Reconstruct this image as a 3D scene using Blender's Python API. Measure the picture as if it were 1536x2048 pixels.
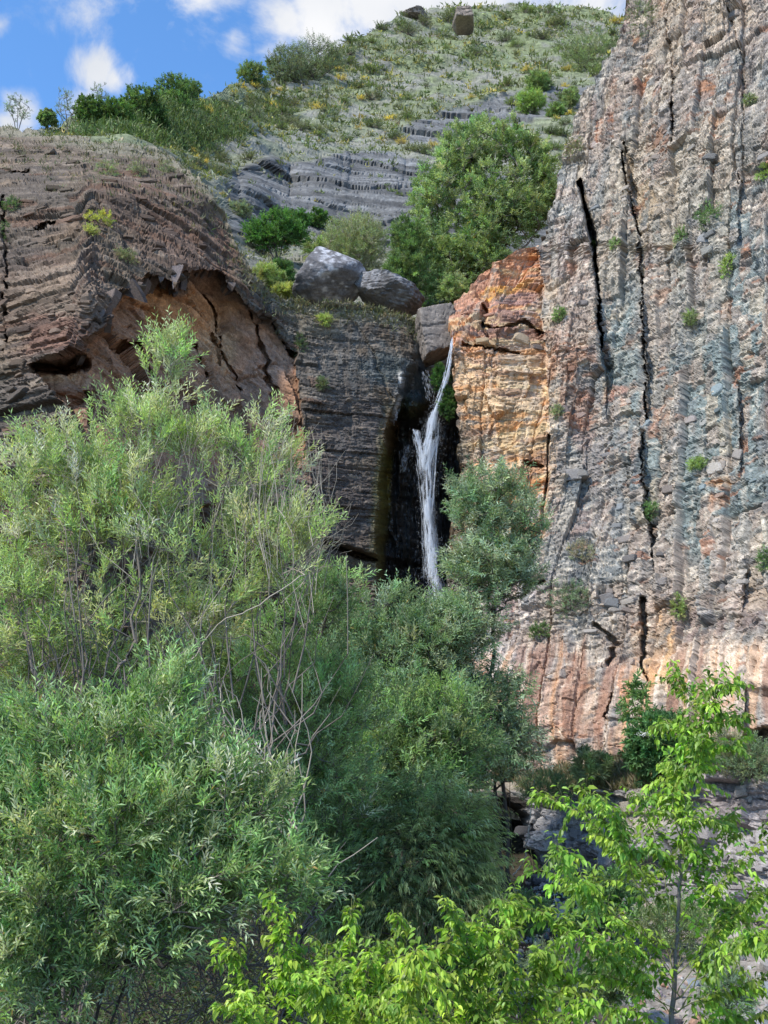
import bpy, math, random
import numpy as np
from mathutils import Vector, Matrix

for o in list(bpy.data.objects):
    bpy.data.objects.remove(o)
scene = bpy.context.scene
COL = scene.collection
rng = np.random.default_rng(7)
random.seed(7)

# ------------------------------------------------------------------ camera
F = 2099.0                      # focal length in photo pixels (frame 1536 x 2048)
PITCH = math.radians(13.0)
CAM = np.array([0.0, 0.0, 1.6])
cam_d = bpy.data.cameras.new('camera')
cam_d.sensor_fit = 'VERTICAL'
cam_d.sensor_height = 36.0
cam_d.lens = 36.0 * F / 2048.0
cam_d.clip_start = 0.1
cam_d.clip_end = 6000
cam = bpy.data.objects.new('camera', cam_d)
COL.objects.link(cam)
cam.location = CAM
cam.rotation_euler = (math.radians(90) + PITCH, 0, 0)
scene.camera = cam
CP, SP = math.cos(PITCH), math.sin(PITCH)

def at(px, py, Y):
    """world point at distance Y (metres north) seen at photo pixel px, py (vectorised)"""
    px = np.asarray(px, float); py = np.asarray(py, float); Y = np.asarray(Y, float)
    up = (1024 - py) / F
    dx = (px - 768) / F
    dy = CP - up * SP
    dz = SP + up * CP
    t = Y / dy
    return np.stack(np.broadcast_arrays(CAM[0] + dx * t, Y + 0 * t, CAM[2] + dz * t), -1)

def mpp(py, Y):
    return Y / (CP - (1024 - py) / F * SP) / F      # metres per photo pixel

# ------------------------------------------------------------------ light
SUN_DIR = Vector((-0.52, -0.44, 0.73)).normalized()     # towards the sun
sun_el = math.asin(SUN_DIR.z)
sun_az = math.atan2(SUN_DIR.x, SUN_DIR.y)
sd = bpy.data.lights.new('sun', 'SUN')
sd.energy = 2.7
sd.angle = math.radians(4.0)
sd.color = (1.0, 0.94, 0.85)
sun = bpy.data.objects.new('sun', sd)
COL.objects.link(sun)
sun.rotation_euler = (-SUN_DIR).to_track_quat('-Z', 'Y').to_euler()
sun.location = (-60, -20, 90)

scene.view_settings.view_transform = 'Standard'
scene.view_settings.look = 'None'
scene.view_settings.exposure = 1.02
scene.view_settings.gamma = 1.0
scene.view_settings.use_curve_mapping = False
scene.render.engine = 'CYCLES'
scene.cycles.max_bounces = 8
scene.cycles.diffuse_bounces = 4
scene.cycles.transparent_max_bounces = 12
scene.cycles.use_denoising = True

# ------------------------------------------------------------------ node helper
class NT:
    def __init__(s, tree):
        s.t = tree; tree.nodes.clear()
    def n(s, typ, ins=None, **props):
        nd = s.t.nodes.new(typ)
        for k, v in props.items():
            setattr(nd, k, v)
        for k, v in (ins or {}).items():
            sock = nd.inputs[k]
            if isinstance(v, tuple) and len(v) == 2 and hasattr(v[0], 'outputs'):
                s.t.links.new(v[0].outputs[v[1]], sock)
            elif hasattr(v, 'outputs'):
                s.t.links.new(v.outputs[0], sock)
            else:
                sock.default_value = v
        return nd
    def math(s, op, a, b=0.0, c=0.0, clamp=False):
        return s.n('ShaderNodeMath', {0: a, 1: b, 2: c}, operation=op, use_clamp=clamp)
    def mix(s, fac, a, b, blend='MIX'):
        nd = s.n('ShaderNodeMix', None, data_type='RGBA', blend_type=blend)
        for idx, v in ((0, fac), (6, a), (7, b)):
            sock = nd.inputs[idx]
            if isinstance(v, tuple) and len(v) == 2 and hasattr(v[0], 'outputs'):
                s.t.links.new(v[0].outputs[v[1]], sock)
            elif hasattr(v, 'outputs'):
                s.t.links.new(v.outputs[2] if v.bl_idname == 'ShaderNodeMix' else v.outputs[0], sock)
            else:
                sock.default_value = v
        return nd

def c4(c):
    return (c[0], c[1], c[2], 1.0)

# ------------------------------------------------------------------ world: sky with drifting clouds
world = bpy.data.worlds.new('World')
scene.world = world
world.use_nodes = True
w = NT(world.node_tree)
geo = w.n('ShaderNodeTexCoord')
sky = w.n('ShaderNodeTexSky', None, sky_type='NISHITA', sun_disc=False, sun_elevation=sun_el,
          sun_rotation=sun_az, altitude=1600.0, air_density=1.0, dust_density=0.4, ozone_density=1.6)
hs = w.n('ShaderNodeHueSaturation', {'Saturation': 1.2, 'Value': 1.12, 'Color': sky})
def dirv(px, py):
    p = at(px, py, 1.0) - CAM
    return Vector(p).normalized()
vec = (geo, 'Generated')
nz1 = w.n('ShaderNodeTexNoise', {'Vector': vec, 'Scale': 9.0, 'Detail': 9.0, 'Roughness': 0.62, 'Distortion': 0.35})
nz2 = w.n('ShaderNodeTexNoise', {'Vector': vec, 'Scale': 3.0, 'Detail': 7.0, 'Roughness': 0.58, 'Distortion': 0.2})
blobs = [(160, 5, 0.036, 0.85), (110, -50, 0.05, 0.9), (195, 140, 0.026, 0.95), (230, 160, 0.020, 0.9), (165, 215, 0.024, 0.8), (40, 222, 0.024, 0.85), (15, 250, 0.02, 0.8),
         (400, -10, 0.050, 0.95), (465, 75, 0.030, 0.75), (345, 45, 0.022, 0.55), (430, 40, 0.03, 0.7), (300, -70, 0.05, 0.7), (0, 50, 0.018, 0.7),
         (565, 45, 0.040, 0.95), (660, 20, 0.066, 1.0), (740, -40, 0.10, 1.0), (930, -60, 0.14, 1.0), (1180, -80, 0.17, 1.0),
         (-500, 60, 0.15, 1.0), (-300, -500, 0.22, 0.9), (500, -700, 0.25, 1.0), (2200, -100, 0.30, 0.9), (1400, -900, 0.3, 0.9)]
acc = None
for bx, by, r, k in blobs:
    d = w.n('ShaderNodeVectorMath', {0: vec, 1: tuple(dirv(bx, by))}, operation='DISTANCE')
    q = w.math('DIVIDE', (d, 'Value'), r)
    q = w.math('SUBTRACT', 1.0, q)                    # 1 centre .. 0 rim .. negative
    q = w.math('MAXIMUM', q, -1.0)
    q = w.math('ADD', q, k - 1.0)
    acc = q if acc is None else w.math('MAXIMUM', acc, q)
nn = w.math('SUBTRACT', nz1, 0.5)
nn = w.math('MULTIPLY', nn, 4.2)
n3 = w.math('MULTIPLY', w.math('SUBTRACT', nz2, 0.5), 1.2)
dens = w.math('ADD', w.math('ADD', acc, nn), n3)
wide = w.n('ShaderNodeMapRange', {'Value': nz2, 'From Min': 0.56, 'From Max': 0.72, 'To Min': 0.0, 'To Max': 1.0})
mask = w.n('ShaderNodeMapRange', {'Value': dens, 'From Min': -0.05, 'From Max': 1.0, 'To Min': 0.0, 'To Max': 1.0}, interpolation_type='SMOOTHSTEP')
# beyond the picture: the same broken cloud carries on over the rest of the sky
front = w.n('ShaderNodeVectorMath', {0: vec, 1: tuple(dirv(600, 200))}, operation='DISTANCE')
away = w.n('ShaderNodeMapRange', {'Value': (front, 'Value'), 'From Min': 0.45, 'From Max': 0.7, 'To Min': 0.0, 'To Max': 1.0})
gen = w.math('MULTIPLY', wide, away)
mask2 = w.math('MAXIMUM', mask, gen)
shade = w.n('ShaderNodeTexNoise', {'Vector': vec, 'Scale': 6.0, 'Detail': 5.0, 'Roughness': 0.5})
cl = w.mix(w.n('ShaderNodeMapRange', {'Value': shade, 'From Min': 0.35, 'From Max': 0.65}), (2.3, 2.45, 2.7, 1), (3.2, 3.22, 3.3, 1))
full = w.mix(mask2, hs, cl)
bg = w.n('ShaderNodeBackground', {'Strength': 0.15})
w.t.links.new(full.outputs[2], bg.inputs['Color'])
outw = w.n('ShaderNodeOutputWorld', {'Surface': bg})

# ------------------------------------------------------------------ tagging
def tag(o, label=None, cat=None, group=None, kind=None):
    if label: o['label'] = label
    if cat: o['category'] = cat
    if group: o['group'] = group
    if kind: o['kind'] = kind
    return o

def empty(name, loc, label=None, cat=None, group=None, kind=None):
    o = bpy.data.objects.new(name, None)
    o.empty_display_size = 0.2
    COL.objects.link(o)
    o.location = loc
    return tag(o, label, cat, group, kind)

def child(o, parent):
    o.parent = parent
    o.matrix_parent_inverse = Matrix.Translation(-Vector(parent.location))
    return o

# ------------------------------------------------------------------ numpy noise
def _h(*ints):
    h = np.full(np.broadcast(*ints).shape, 374761393, dtype=np.uint32)
    with np.errstate(over='ignore'):
        for i, a in enumerate(ints):
            a = np.asarray(a).astype(np.int64).astype(np.uint32)
            h = h ^ (a * np.uint32((2246822519, 3266489917, 668265263, 2654435761)[i & 3]) + np.uint32(0x9e3779b9))
            h = (h ^ (h >> np.uint32(15))) * np.uint32(2246822519)
            h = (h ^ (h >> np.uint32(13))) * np.uint32(3266489917)
        h = h ^ (h >> np.uint32(16))
    return h
def rnd(*ints):
    return _h(*ints).astype(np.float64) / 4294967295.0

def vnoise(p, seed=0):
    """value noise of (N, D) points, -1..1"""
    p = np.asarray(p, float)
    D = p.shape[-1]
    i = np.floor(p).astype(np.int64); f = p - i
    f = f * f * (3 - 2 * f)
    out = 0
    for c in range(1 << D):
        wgt = 1.0; idx = []
        for d in range(D):
            b = (c >> d) & 1
            wgt = wgt * (f[..., d] if b else 1 - f[..., d])
            idx.append(i[..., d] + b)
        out = out + wgt * rnd(*idx, np.int64(seed))
    return out * 2 - 1
def fbm(p, oct=4, seed=0, gain=0.5, lac=2.03):
    a, s, tot = 1.0, 0.0, 0.0
    p = np.asarray(p, float)
    for k in range(oct):
        s = s + a * vnoise(p + 17.3 * k, seed + k * 11); tot += a
        a *= gain; p = p * lac
    return s / tot

def cells(u, v, seed=0, jit=0.9):
    """2-D Voronoi: nearest cell ids, offset from its centre, F2-F1"""
    iu = np.floor(u).astype(np.int64); iv = np.floor(v).astype(np.int64)
    b1 = np.full(u.shape, 1e9); b2 = b1.copy()
    cu = np.zeros(u.shape, np.int64); cv = cu.copy(); du = np.zeros(u.shape); dv = du.copy()
    for a in (-1, 0, 1):
        for b in (-1, 0, 1):
            ju, jv = iu + a, iv + b
            x = ju + 0.5 + jit * (rnd(ju, jv, np.int64(seed)) - 0.5)
            y = jv + 0.5 + jit * (rnd(ju, jv, np.int64(seed + 1)) - 0.5)
            dx, dy = u - x, v - y
            d = dx * dx + dy * dy
            m = d < b1
            b2 = np.where(m, b1, np.minimum(b2, d))
            cu = np.where(m, ju, cu); cv = np.where(m, jv, cv)
            du = np.where(m, dx, du); dv = np.where(m, dy, dv)
            b1 = np.where(m, d, b1)
    return cu, cv, du, dv, np.sqrt(b2) - np.sqrt(b1)

def facets(u, v, seed, off=1.0, tilt=1.0, groove=0.0, gw=0.12, jit=0.9):
    cu, cv, du, dv, e = cells(u, v, seed, jit)
    s = np.int64(seed)
    d = off * (rnd(cu, cv, s + 2) * 2 - 1) + tilt * ((rnd(cu, cv, s + 3) * 2 - 1) * du + (rnd(cu, cv, s + 4) * 2 - 1) * dv)
    if groove:
        d = d - groove * np.clip(1 - e / gw, 0, 1)
    return d, rnd(cu, cv, s + 5)

def bricks(u, v, seed, off=1.0, tilt=1.0, groove=0.0, gw=0.05, var=0.35, stag=1.0):
    """straight-sided blocks: long courses along v in columns u, unequal widths, each set in or out and tilted a little"""
    s = np.int64(seed)
    us = u + var * vnoise(np.stack([u * 0.9, u * 0], -1), seed)
    cu = np.floor(us).astype(np.int64); fu = us - cu
    hv = rnd(cu, s + 1)
    vv = v * (0.65 + 0.8 * hv) + 37.0 * rnd(cu, s + 2) * stag
    vv = vv + var * vnoise(np.stack([vv * 0.9, cu * 1.7], -1), seed + 5)
    cv = np.floor(vv).astype(np.int64); fv = vv - cv
    d = off * (0.6 * (rnd(cu, cv, s + 3) * 2 - 1) + 0.4 * (rnd(cu, s + 4) * 2 - 1))
    d = d + tilt * ((rnd(cu, cv, s + 6) * 2 - 1) * (fu - 0.5) + (rnd(cu, cv, s + 7) * 2 - 1) * (fv - 0.5))
    if groove:
        e = np.minimum(np.minimum(fu, 1 - fu), np.minimum(fv, 1 - fv) * 1.2)
        on = 0.35 + 0.65 * (rnd(cu, cv, s + 8) > 0.45)
        d = d - groove * on * np.clip(1 - e / gw, 0, 1)
    return d, rnd(cu, cv, s + 9)

def ss(a, b, x):
    t = np.clip((x - a) / (b - a), 0, 1)
    return t * t * (3 - 2 * t)

def seg_dist(px, py, poly):
    best = np.full(np.broadcast(px, py).shape, 1e9)
    for (x0, y0), (x1, y1) in zip(poly[:-1], poly[1:]):
        vx, vy = x1 - x0, y1 - y0
        t = np.clip(((px - x0) * vx + (py - y0) * vy) / (vx * vx + vy * vy + 1e-9), 0, 1)
        best = np.minimum(best, np.hypot(px - x0 - t * vx, py - y0 - t * vy))
    return best
def inside(px, py, poly):
    r = np.zeros(np.broadcast(px, py).shape, bool)
    n = len(poly)
    for i in range(n):
        x0, y0 = poly[i]; x1, y1 = poly[(i + 1) % n]
        if y0 == y1: continue
        c = ((y0 > py) != (y1 > py)) & (px < (x1 - x0) * (py - y0) / (y1 - y0) + x0)
        r ^= c
    return r

def table(px, py, xs, ys, T):
    """bilinear look-up with smoothed rows"""
    T = np.asarray(T, float); xs = np.asarray(xs, float); ys = np.asarray(ys, float)
    cx = np.clip(px, xs[0], xs[-1]); cy = np.clip(py, ys[0], ys[-1])
    i = np.clip(np.searchsorted(xs, cx, side='right') - 1, 0, len(xs) - 2)
    j = np.clip(np.searchsorted(ys, cy, side='right') - 1, 0, len(ys) - 2)
    fx = (cx - xs[i]) / (xs[i + 1] - xs[i]); fy = (cy - ys[j]) / (ys[j + 1] - ys[j])
    fy = fy * fy * (3 - 2 * fy) * 0.6 + fy * 0.4
    return (T[j, i] * (1 - fx) + T[j, i + 1] * fx) * (1 - fy) + (T[j + 1, i] * (1 - fx) + T[j + 1, i + 1] * fx) * fy

# ------------------------------------------------------------------ mesh from arrays
def mesh_np(name, verts, faces, mat=None, col=None, smooth=False, parent=None, link=True, loc=None):
    """faces: (M,3) or (M,4) int array; col: (N,3|4) vertex colours"""
    verts = np.asarray(verts, np.float32); faces = np.asarray(faces, np.int32)
    me = bpy.data.meshes.new(name)
    if loc is not None:
        verts = verts - np.asarray(loc, np.float32)
    n, k = faces.shape
    me.vertices.add(len(verts)); me.vertices.foreach_set('co', verts.ravel())
    me.loops.add(n * k); me.loops.foreach_set('vertex_index', faces.ravel())
    me.polygons.add(n)
    me.polygons.foreach_set('loop_start', np.arange(0, n * k, k, dtype=np.int32))
    me.polygons.foreach_set('loop_total', np.full(n, k, np.int32))
    me.polygons.foreach_set('use_smooth', np.full(n, bool(smooth)))
    if col is not None:
        col = np.asarray(col, np.float32)
        if col.shape[1] == 3:
            col = np.hstack([col, np.ones((len(col), 1), np.float32)])
        at_ = me.attributes.new('Col', 'FLOAT_COLOR', 'POINT')
        at_.data.foreach_set('color', np.ascontiguousarray(col).ravel())
    me.update(calc_edges=True)
    if mat: me.materials.append(mat)
    if not link: return me
    o = bpy.data.objects.new(name, me)
    COL.objects.link(o)
    if loc is not None: o.location = [float(c) for c in loc]
    if parent is not None: child(o, parent)
    return o

def grid_faces(nr, nc):
    a = np.arange(nr * nc).reshape(nr, nc)
    return np.stack([a[:-1, :-1].ravel(), a[1:, :-1].ravel(), a[1:, 1:].ravel(), a[:-1, 1:].ravel()], 1)

def grid_normals(P):
    du = np.gradient(P, axis=1); dv = np.gradient(P, axis=0)
    n = np.cross(dv, du)
    n /= np.linalg.norm(n, axis=-1, keepdims=True) + 1e-12
    tocam = CAM - P
    s = np.sign((n * tocam).sum(-1, keepdims=True)); s[s == 0] = 1
    return n * s

# ------------------------------------------------------------------ materials
def rock_material(name, bump=0.35, scale=7.0, objcol=False, wet=True, band=(1, 1, 1)):
    m = bpy.data.materials.new(name); m.use_nodes = True
    t = NT(m.node_tree)
    co = t.n('ShaderNodeTexCoord')
    if objcol:
        oi = t.n('ShaderNodeObjectInfo'); base = (oi, 'Color')
    else:
        at_ = t.n('ShaderNodeAttribute', None, attribute_name='Col'); base = (at_, 'Color')
    mp = t.n('ShaderNodeMapping', {'Vector': (co, 'Object'), 'Scale': band})
    n1 = t.n('ShaderNodeTexNoise', {'Vector': mp, 'Scale': scale, 'Detail': 8.0, 'Roughness': 0.7})
    n2 = t.n('ShaderNodeTexNoise', {'Vector': mp, 'Scale': scale * 4.5, 'Detail': 4.0, 'Roughness': 0.7})
    v = t.n('ShaderNodeMapRange', {'Value': n1, 'From Min': 0.3, 'From Max': 0.7, 'To Min': 0.6, 'To Max': 1.42})
    v2 = t.n('ShaderNodeMapRange', {'Value': n2, 'From Min': 0.3, 'From Max': 0.7, 'To Min': 0.72, 'To Max': 1.3})
    vv = t.math('MULTIPLY', v, v2)
    cm = t.n('ShaderNodeVectorMath', {0: base, 3: vv}, operation='SCALE')
    b1 = t.n('ShaderNodeBump', {'Strength': bump, 'Distance': 0.05, 'Height': n1})
    b2 = t.n('ShaderNodeBump', {'Strength': bump, 'Distance': 0.015, 'Height': n2, 'Normal': b1})
    p = t.n('ShaderNodeBsdfPrincipled', {'Base Color': cm, 'Normal': b2, 'Roughness': 0.9, 'Specular IOR Level': 0.25})
    if wet and not objcol:
        rr = t.n('ShaderNodeMapRange', {'Value': (at_, 'Alpha'), 'To Min': 0.22, 'To Max': 0.92})
        t.t.links.new(rr.outputs[0], p.inputs['Roughness'])
        sp = t.n('ShaderNodeMapRange', {'Value': (at_, 'Alpha'), 'To Min': 0.7, 'To Max': 0.2})
        t.t.links.new(sp.outputs[0], p.inputs['Specular IOR Level'])
    t.n('ShaderNodeOutputMaterial', {'Surface': p})
    return m

def leaf_material(name, trans=0.38, rough=0.55, spec=0.28):
    m = bpy.data.materials.new(name); m.use_nodes = True
    t = NT(m.node_tree)
    at_ = t.n('ShaderNodeAttribute', None, attribute_name='Col')
    oi = t.n('ShaderNodeObjectInfo')
    c = t.mix(1.0, (at_, 'Color'), (oi, 'Color'), 'MULTIPLY')
    p = t.n('ShaderNodeBsdfPrincipled', {'Roughness': rough, 'Specular IOR Level': spec})
    t.t.links.new(c.outputs[2], p.inputs['Base Color'])
    tr = t.n('ShaderNodeBsdfTranslucent')
    c2 = t.mix(1.0, c, (1.25, 1.3, 0.55, 1), 'MULTIPLY')
    t.t.links.new(c2.outputs[2], tr.inputs['Color'])
    ms = t.n('ShaderNodeMixShader', {0: trans, 1: p, 2: tr})
    t.n('ShaderNodeOutputMaterial', {'Surface': ms})
    return m

def bark_material(name, c1, c2, scale=18.0):
    m = bpy.data.materials.new(name); m.use_nodes = True
    t = NT(m.node_tree)
    co = t.n('ShaderNodeTexCoord')
    mp = t.n('ShaderNodeMapping', {'Vector': (co, 'Object'), 'Scale': (1, 1, 0.3)})
    n1 = t.n('ShaderNodeTexNoise', {'Vector': mp, 'Scale': scale, 'Detail': 6.0, 'Roughness': 0.7})
    c = t.mix(n1, c4(c1), c4(c2))
    b = t.n('ShaderNodeBump', {'Strength': 0.6, 'Distance': 0.01, 'Height': n1})
    p = t.n('ShaderNodeBsdfPrincipled', {'Roughness': 0.85, 'Specular IOR Level': 0.2, 'Normal': b})
    t.t.links.new(c.outputs[2], p.inputs['Base Color'])
    t.n('ShaderNodeOutputMaterial', {'Surface': p})
    return m

M_ROCK = rock_material('cliff_rock')
M_SLOPE = rock_material('hill_scree', bump=0.5, scale=1.6)
M_BLOCK = rock_material('loose_rock', objcol=True, bump=0.45, scale=9.0)
M_BOULDER = rock_material('boulder_rock', bump=0.5, scale=5.0, wet=False)
M_LEAF = leaf_material('leaves')
M_LEAFB = leaf_material('broad_leaves', trans=0.42, rough=0.42, spec=0.4)
M_BARK = bark_material('grey_bark', (0.10, 0.085, 0.07), (0.27, 0.235, 0.20))
M_BARKD = bark_material('dark_bark', (0.035, 0.03, 0.025), (0.11, 0.095, 0.08))
M_TWIG = bark_material('pale_twigs', (0.26, 0.22, 0.17), (0.46, 0.41, 0.33))
# ================================================================== colour fields (rock type, staining, moss, painted shade in the hollows: all stay put)
def over(col, px, py, specs, seed, warp=0.45, noise=None):
    """specs: (cx, cy, rx, ry, (r,g,b), strength, tilt)"""
    nz = noise if noise is not None else fbm(np.stack([px / 60.0, py / 60.0], -1), 4, seed)
    for k, (cx, cy, rx, ry, c, st, tl) in enumerate(specs):
        a = math.radians(tl); dx, dy = px - cx, py - cy
        x = (dx * math.cos(a) + dy * math.sin(a)) / rx; y = (-dx * math.sin(a) + dy * math.cos(a)) / ry
        m = ss(1.15, 0.65, np.sqrt(x * x + y * y) + warp * nz * 1.4) * st
        col = col * (1 - m[..., None]) + np.array(c) * m[..., None]
    return col

# ================================================================== right-hand cliff with the orange buttress
def build_cliff_right():
    edge = [(-420, 1330), (-200, 1285), (0, 1258), (60, 1240), (100, 1222), (150, 1196), (190, 1166), (290, 1130), (340, 1118), (440, 1092), (485, 1086),
            (492, 1070), (502, 1036), (520, 1003), (548, 962), (575, 930), (605, 912), (640, 899), (665, 903), (700, 903), (760, 908), (830, 914),
            (900, 920), (960, 918), (1100, 902), (1300, 890), (1700, 880)]
    ey = [e[0] for e in edge]; ex = [e[1] for e in edge]
    py = np.concatenate([np.linspace(-420, -40, 60), np.arange(-37, 1300, 2.3), np.arange(1302, 1680, 2.6)])
    u = np.concatenate([np.linspace(0, 1, 330), 1 + np.linspace(0.02, 1.6, 70)])     # the cliff carries on beyond the picture
    xl = np.interp(py, ey, ex) + 5 * vnoise(np.stack([py / 14.0, py * 0], -1), 3) + 2.5 * vnoise(np.stack([py / 5.0, py * 0], -1), 4)
    XR = 1680.0
    PX = xl[:, None] + (XR - xl)[:, None] * u[None, :]
    PY = np.repeat(py[:, None], len(u), 1)
    xs = [870, 1000, 1090, 1180, 1260, 1400, 1536, 1680, 2600]
    ys = [-420, 0, 300, 480, 700, 950, 1200, 1480, 1680]
    Y0 = table(PX, PY, xs, ys, [
        [46, 45, 44, 43, 40, 36.5, 34, 32, 24],
        [40, 39, 38, 37, 35.5, 32.5, 30.5, 29, 22],
        [36, 35, 34.5, 34, 32.5, 29.8, 28, 26.5, 20],
        [34, 32.5, 33, 32, 31, 28.6, 26.8, 25.2, 19],
        [30.6, 30.4, 31.0, 30.6, 29.6, 27.4, 25.6, 24.0, 18],
        [30.0, 29.6, 29.6, 29.6, 28.6, 26.4, 24.6, 23.0, 17.5],
        [29.0, 28.6, 28.0, 27.6, 27.2, 25.4, 23.6, 22.0, 17],
        [27.5, 27.2, 26.8, 26.2, 25.6, 24.0, 22.2, 20.6, 16],
        [27.5, 27.2, 26.8, 26.2, 25.6, 24.0, 22.2, 20.6, 16]])
    # orange buttress stands a step in front of the grey cliff behind it
    P = at(PX, PY, Y0)
    N = grid_normals(P)
    wx = P[..., 0] * 0.68 - P[..., 1] * 0.73
    wz = P[..., 2]
    warp = fbm(np.stack([wx / 1.7, wz / 1.7], -1), 4, 5)
    warp2 = fbm(np.stack([wx / 0.5, wz / 0.5], -1), 3, 9)
    # columns lean slightly: top left to bottom right
    lean = wx + 0.085 * wz + 0.05 * warp + 0.03 * warp2
    orange = inside(PX + 6 * warp, PY, [(860, 470), (1078, 470), (1088, 560), (1092, 700), (1098, 860), (1100, 960), (1090, 1080), (860, 1120)])
    d = np.zeros_like(PX)
    f1, h1 = bricks(lean / 0.85, (wz - 0.15 * wx) / 4.2 + 0.06 * warp2, 21, 0.22, 0.20, 0.14, 0.04)
    f0, h0 = bricks(lean / 2.3 + 0.3, (wz - 0.1 * wx) / 6.5 + 0.03 * warp2, 27, 0.12, 0.20, 0.0, 0.05)
    f1b, h1b = bricks(lean / 0.31 + 0.05 * warp2, (wz - 0.22 * wx) / 0.95 + 0.05 * warp2, 25, 0.055, 0.11, 0.04, 0.06)
    f2, h2 = facets(lean / 0.42 + 0.4 * warp2, (wz - 0.22 * wx) / 0.55, 31, 0.035, 0.06, 0.04, 0.07)
    f3, h3 = facets(lean / 0.24 + 0.3 * warp2, (wz - 0.28 * wx) / 0.085 + 0.3 * warp2, 41, 0.030, 0.038, 0.03, 0.13)
    f4, h4 = facets(lean / 0.11 + 0.5 * warp2, (wz - 0.25 * wx) / 0.06 + 0.8 * warp2, 51, 0.016, 0.022, 0.015, 0.2)
    smoothz = ss(1250, 1330, PY + 40 * warp)                   # smoother, streaky face low down
    o = orange.astype(float)
    d += f0 * (1 - o) + f1b * (1 - 0.5 * o) * (1 - 0.6 * smoothz)
    d += 1.15 * f1 * (1 - 0.45 * o) + f2 * (1 - 0.5 * o) * (1 - 0.3 * smoothz) + f3 * (1 - 0.25 * o) * (1 - 0.65 * smoothz) + f4 * (1 - 0.5 * smoothz)
    # orange face: thin beds
    fb, hb = facets(wx / 0.9 + 0.3 * warp2, (wz - 0.16 * wx) / 0.16 + 0.35 * warp2, 61, 0.020, 0.035, 0.025, 0.10)
    fv, hv = facets(wx / 0.55 + 0.3 * warp2, (wz - 0.1 * wx) / 1.1, 66, 0.12, 0.20, 0.03, 0.05)
    d += o * (fb + fv)
    # vertical flutes low down
    fl = fbm(np.stack([lean / 0.16, wz / 2.4], -1), 3, 77)
    d += smoothz * fl * 0.10
    d += 0.20 * warp + 0.03 * warp2
    rel = -d                                                    # + = away from camera (into rock)
    # deep joints
    def crack(poly, wpx, depth, jag=1.8):
        j = jag * vnoise(np.stack([PY / 26.0, PX * 0], -1), int(abs(poly[0][0])) + 1) + 0.6 * jag * vnoise(np.stack([PY / 5.0, PX * 0], -1), int(abs(poly[0][1])) + 7)
        q = seg_dist(PX + j, PY, poly)
        ww = wpx * (0.78 + 0.4 * vnoise(np.stack([PY / 45.0, PX * 0], -1), int(abs(poly[-1][0])) + 3))
        return depth * ss(1.0, 0.35, q / np.maximum(ww, 1.5))
    pushY = np.zeros_like(PX)
    pushY += crack([(1155, 352), (1172, 420), (1184, 480), (1194, 560), (1204, 660), (1207, 700)], 5.5, 1.6)
    pushY += crack([(1160, 352), (1178, 440), (1185, 485)], 12, 1.0)
    pushY += crack([(1248, 285), (1256, 380), (1270, 470), (1280, 580), (1284, 720), (1290, 850), (1298, 1000), (1302, 1110)], 3.0, 0.6)
    pushY += crack([(1283, 1195), (1290, 1260), (1280, 1330), (1296, 1370)], 7, 0.6)
    pushY += crack([(1330, 0), (1345, 150), (1350, 290)], 4, 0.3)
    pushY += crack([(1345, 215), (1350, 275)], 8, 0.5)
    pushY += crack([(1455, 0), (1482, 120), (1488, 260), (1480, 380)], 4, 0.15)
    pushY += crack([(1250, 300), (1262, 330), (1268, 385)], 10, 0.4)
    pushY += crack([(1460, 760), (1478, 960), (1490, 1100)], 3, 0.0)
    pushY += crack([(1088, 480), (1096, 640), (1120, 760), (1165, 850), (1168, 880)], 4, 0.0)
    pushY += crack([(1098, 880), (1092, 980), (1080, 1060)], 5, 0.4)
    # broken ledges / overhangs in the orange buttress
    pushY += crack([(965, 640), (1010, 655), (1060, 640), (1090, 660)], 8, 0.5, 9)
    pushY += crack([(925, 690), (990, 688), (1050, 700)], 5, 0.4, 8)
    pushY += crack([(968, 610), (962, 640), (975, 670)], 7, 0.5)
    pushY += crack([(1050, 925), (1085, 935)], 9, 0.5, 6)
    pushY += crack([(1190, 1255), (1240, 1290), (1225, 1330)], 7, 0.4, 8)
    pushY += crack([(1050, 1165), (1095, 1172)], 12, 0.7, 8)
    pushY += crack([(1225, 1390), (1215, 1440)], 5, 0.3, 5)
    # column left of first joint stands proud, main face beyond second joint too
    pushY -= 0.9 * ss(0, 3, np.interp(PY, [340, 700, 1200, 1500], [1160, 1206, 1230, 1240]) - PX) * ss(330, 400, PY) * (1 - o) * ss(900, 620, PY)
    pushY += 0.5 * ss(0, 2, PX - np.interp(PY, [285, 580, 850, 1110], [1250, 1281, 1291, 1303])) * ss(240, 400, PY) * ss(1200, 1000, PY)
    pushY += 0.35 * ss(0, 2, PX - np.interp(PY, [-100, 260, 600, 1000, 1300], [1440, 1485, 1462, 1480, 1500]) - 16 * warp - 5 * warp2) * ss(-0.3, 0.2, vnoise(np.stack([PY / 90.0, PX * 0], -1), 71))
    # base overhang: face stops at the ledge, dark undercut beneath
    foot = np.interp(PX, [870, 1040, 1100, 1170, 1240, 1330, 1450, 1536, 1680], [1560, 1538, 1537, 1528, 1502, 1490, 1480, 1450, 1440]) + 8 * warp2 + 4 * h2
    pushY += 1.6 * ss(0, 12, PY - foot)
    Y = Y0 + pushY
    P = at(PX, PY, Y) + N * (d[..., None])
    # ---- colour
    base = np.array([0.29, 0.275, 0.255])
    col = np.broadcast_to(base, P.shape).copy()
    teal = (0.205, 0.25, 0.253); pink = (0.37, 0.30, 0.255); tan = (0.47, 0.38, 0.28); rust = (0.42, 0.20, 0.10)
    grey = (0.27, 0.26, 0.26); cream = (0.58, 0.52, 0.44); maroon = (0.25, 0.13, 0.12)
    lowz = fbm(np.stack([lean / 1.3, wz / 3.0], -1), 4, 88)
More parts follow.
